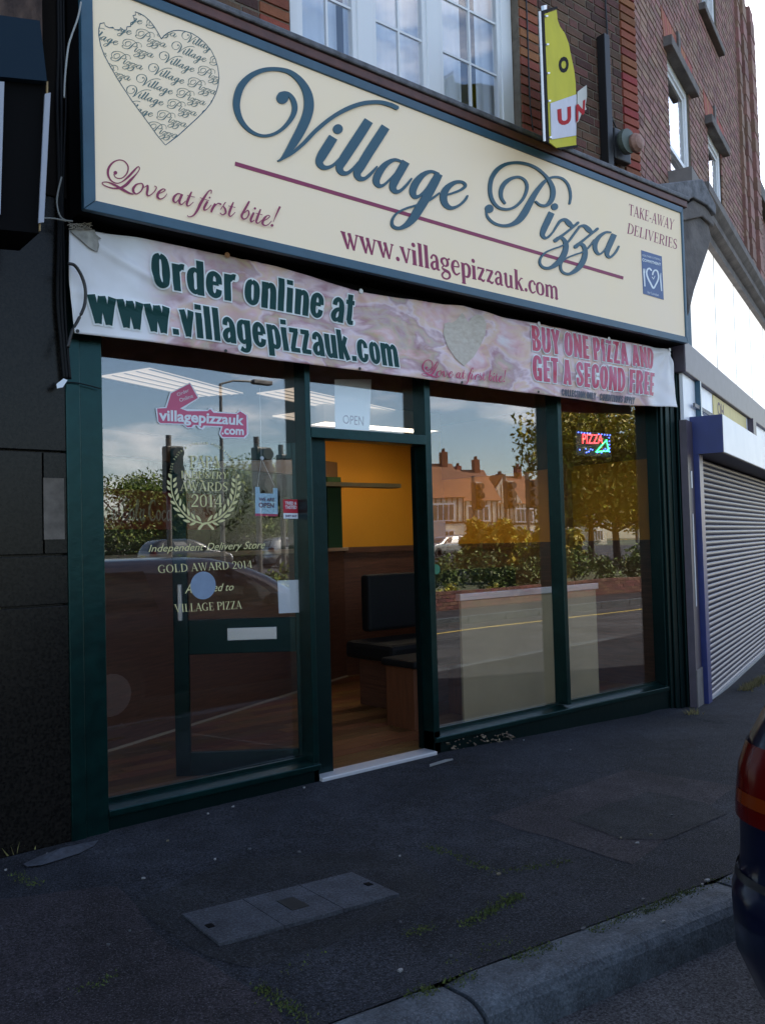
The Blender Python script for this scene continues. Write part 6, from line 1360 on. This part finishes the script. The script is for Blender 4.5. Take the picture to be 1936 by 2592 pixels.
for i in range(260):
    x = R_.uniform(2, 24); y = R_.uniform(-9.9,-8.8); leaves(hd, (x, y, R_.uniform(.35,.95)+.18*math.sin(x*1.7)), R_.uniform(.18,.34), 70, .06, R_)
for x, z in ((5.9,.85),(6.05,.9),(7.7,.55),(7.75,.35),(7.6,.7),(7.85,.45),(8.7,.4),(8.9,.35),(9.9,.45),(10.3,.6),(10.5,.35),(10.9,.3),(11.2,.4),(12.4,.35)):
    leaves(hy, (x, -8.78, z), .17, 110, .04, R_)
tag(hd.build('hedge', m_leaf2, kind='stuff'), 'ragged hedge of shrubs on top of the low brick wall across the road', 'hedge')
tag(hy.build('yellow_flowers', m_leaf3, kind='stuff'), 'yellow flowering clumps hanging over the low brick wall', 'flowers')
boxo('blue_grey_hoarding', mat('hoarding', (.12,.13,.17), .7), None, 20, -46, .2, 46, -45.8, 3.0); tag(bpy.data.objects['blue_grey_hoarding'], 'long blue-grey hoarding before the houses, mirrored in the right window', 'hoarding')
m_tile = mat('roof_tiles', (.20,.085,.045), .85, var=.25, vscale=2, island=.0); m_render = mat('cream_render', (.62,.57,.46), .8, var=.08); m_timb = mat('black_timber', (.02,.016,.014), .7); m_hw = mat('house_glass', (.05,.06,.07), .1, spec=.8)
def house(loc, rz, label, gable=False, w=9):
    h = empty('house', loc, rz, label, 'house', 'houses across the road'); D_ = 8; E_ = 5.2; Rg = 8.6
    b = boxo('wall', m_render, h, -w/2, -D_/2, 0, w/2, D_/2, E_)
    rf = MB().prism([(-w/2-.3,-D_/2-.4,E_-.1),(-w/2-.3,D_/2+.4,E_-.1),(-w/2-.3,0,Rg)], (w+.6,0,0)).build('roof', m_tile, h, recalc=True)
    for cx in (-w/2+.5, w/2-.9):
        ch = MB().box(cx,-.4,Rg-1.2,cx+.6,.5,Rg+1.1); ch.build('chimney', m_redb, rf)
        for k in (0,1,2): MB().lathe((cx+.3,-.25+.3*k,Rg+1.1), [(.09,0),(.08,.35)], 'z', 8).build('chimney_pot', m_tile, rf)
    fy_ = D_/2
    if gable:
        g = MB().prism([(-2.2,fy_+.02,E_-.1),(2.2,fy_+.02,E_-.1),(0,fy_+.02,Rg-.3)], (0,.25,0)).build('gable', m_render, h, recalc=True)
        MB().prism([(-2.5,fy_-3,E_-.15),(2.5,fy_-3,E_-.15),(0,fy_-3,Rg-.05)], (0,2.95,0)).build('gable_roof', m_tile, rf, recalc=True)
        t_ = MB()
        for k in range(-4, 5): hgt = (1-abs(k)/4.6)*(Rg-.6-E_); t_.box(k*.45-.06, fy_+.271, E_-.1, k*.45+.06, fy_+.29, E_-.1+max(.1, hgt))
        t_.build('gable_timbers', m_timb, h)
    t_ = MB()
    n_ = int(w/.55)
    for k in range(n_+1): x = -w/2+.1+k*(w-.2)/n_; t_.box(x-.06, fy_+.001, 2.9, x+.06, fy_+.03, E_-.15)
    t_.box(-w/2, fy_+.001, 2.75, w/2, fy_+.04, 2.9); t_.build('timber_framing', m_timb, h)
    for k in (-1, 1):
        for z0_ in (.7, 3.1):
            wv = MB().box(k*w/4-1.15, fy_+.05, z0_-.1, k*w/4+1.15, fy_+.55, z0_+1.5).build('bay_window', m_white, h)
            for j in range(4): boxo('window_light', m_hw, wv, k*w/4-1.05+j*.54, fy_+.551, z0_, k*w/4-1.05+j*.54+.44, fy_+.56, z0_+1.35)
for i, (px, D, g, rz, lab) in enumerate(((1120,62,False,24,'long tiled house with black timber framing, mirrored left in the right window'),(1235,66,True,20,'gabled black-and-white house, mirrored second from the left in the right window'),(1330,72,True,18,'gabled cream house mirrored left of the right-hand mullion'),(1430,80,True,15,'cream gabled house mirrored right of the right-hand mullion'),(1025,58,False,24,'tiled house mirrored above the doorway transom'))):
    p = ground_at(px, D, .2); house(p, math.radians(rz), lab, g)
# street furniture across the road
m_pole = mat('galvanised_pole', (.12,.12,.12), .5, metal=.5)
def signal(px, D, lab, lit=False, face=1):
    p = ground_at(px, D, .0); s = empty('traffic_light', p, 0, lab, 'traffic light', 'traffic lights across the road')
    MB().tube([(0,0,0),(0,0,3.75)], .06, 8).build('pole', m_pole, s)
    MB().box(-.19,.07,2.5,.19,.30,3.5).build('signal_head', m_black, s, bevel=.03)
    for k in range(3):
        z = 2.68+k*.33; hd_ = MB().lathe((0,.30,z), [(.12,0),(.125,.16)], 'y', 14).build('visor', m_black, s)
        MB().lathe((0,.305,z), [(.10,0),(.09,.02)], 'y', 14).build('lens', emat('signal_red', (1,.05,.03), 6) if lit and k == 2 else m_black, s)
signal(1335, 16, 'traffic light showing red, mirrored in front of the houses', True); signal(1278, 17, 'unlit traffic light mirrored in front of the gabled house'); signal(1200, 18, 'unlit traffic light mirrored by the long tiled house')
signal(655, 11.5, 'large dark traffic light mirrored right of the web sticker'); signal(715, 12.5, 'large dark traffic light mirrored beside the first mullion'); signal(430, 12, 'tall dark traffic light mirrored left of the award decal')
def lamp(px, D, Hh, lab, arm=1):
    p = ground_at(px, D, 0); s = empty('street_lamp', p, 0, lab, 'street lamp', 'street lamps across the road')
    MB().tube([(0,0,0),(0,0,Hh*.5),(0,0,Hh)], [.09,.07,.05], 8).tube([(0,0,Hh),(arm*.5,0,Hh+.15),(arm*1.4,0,Hh+.2)], .035, 6).build('column', m_pole, s)
    MB().box(arm*1.2 if arm > 0 else arm*1.9,-.12,Hh+.12,arm*1.9 if arm > 0 else arm*1.2,.12,Hh+.26).build('lantern', m_lead, s, bevel=.03)
lamp(565, 20, 6.6, 'slim street lamp mirrored through the pink sticker', 1); lamp(1612, 24, 7.3, 'street lamp mirrored over the tree at the far right window', -1)
for px, D, lab in ((298,9,'yellow and white keep-left bollard mirrored in the left window'),(340,12,'slim yellow bollard mirrored by the left edge of the dark car')):
    p = ground_at(px, D, -.12); s = empty('bollard', p, 0, lab, 'bollard', 'traffic bollards')
    MB().box(-.14,-.08,0,.14,.08,.9).build('post', mat('bollard_white', (.7,.7,.68), .5), s, bevel=.03); MB().box(-.12,.081,.1,.12,.09,.5).build('yellow_band', m_yplate, s); MB().lathe((0,.081,.70), [(.10,0),(.10,.01)], 'y', 16).build('blue_disc', m_cblue, s)
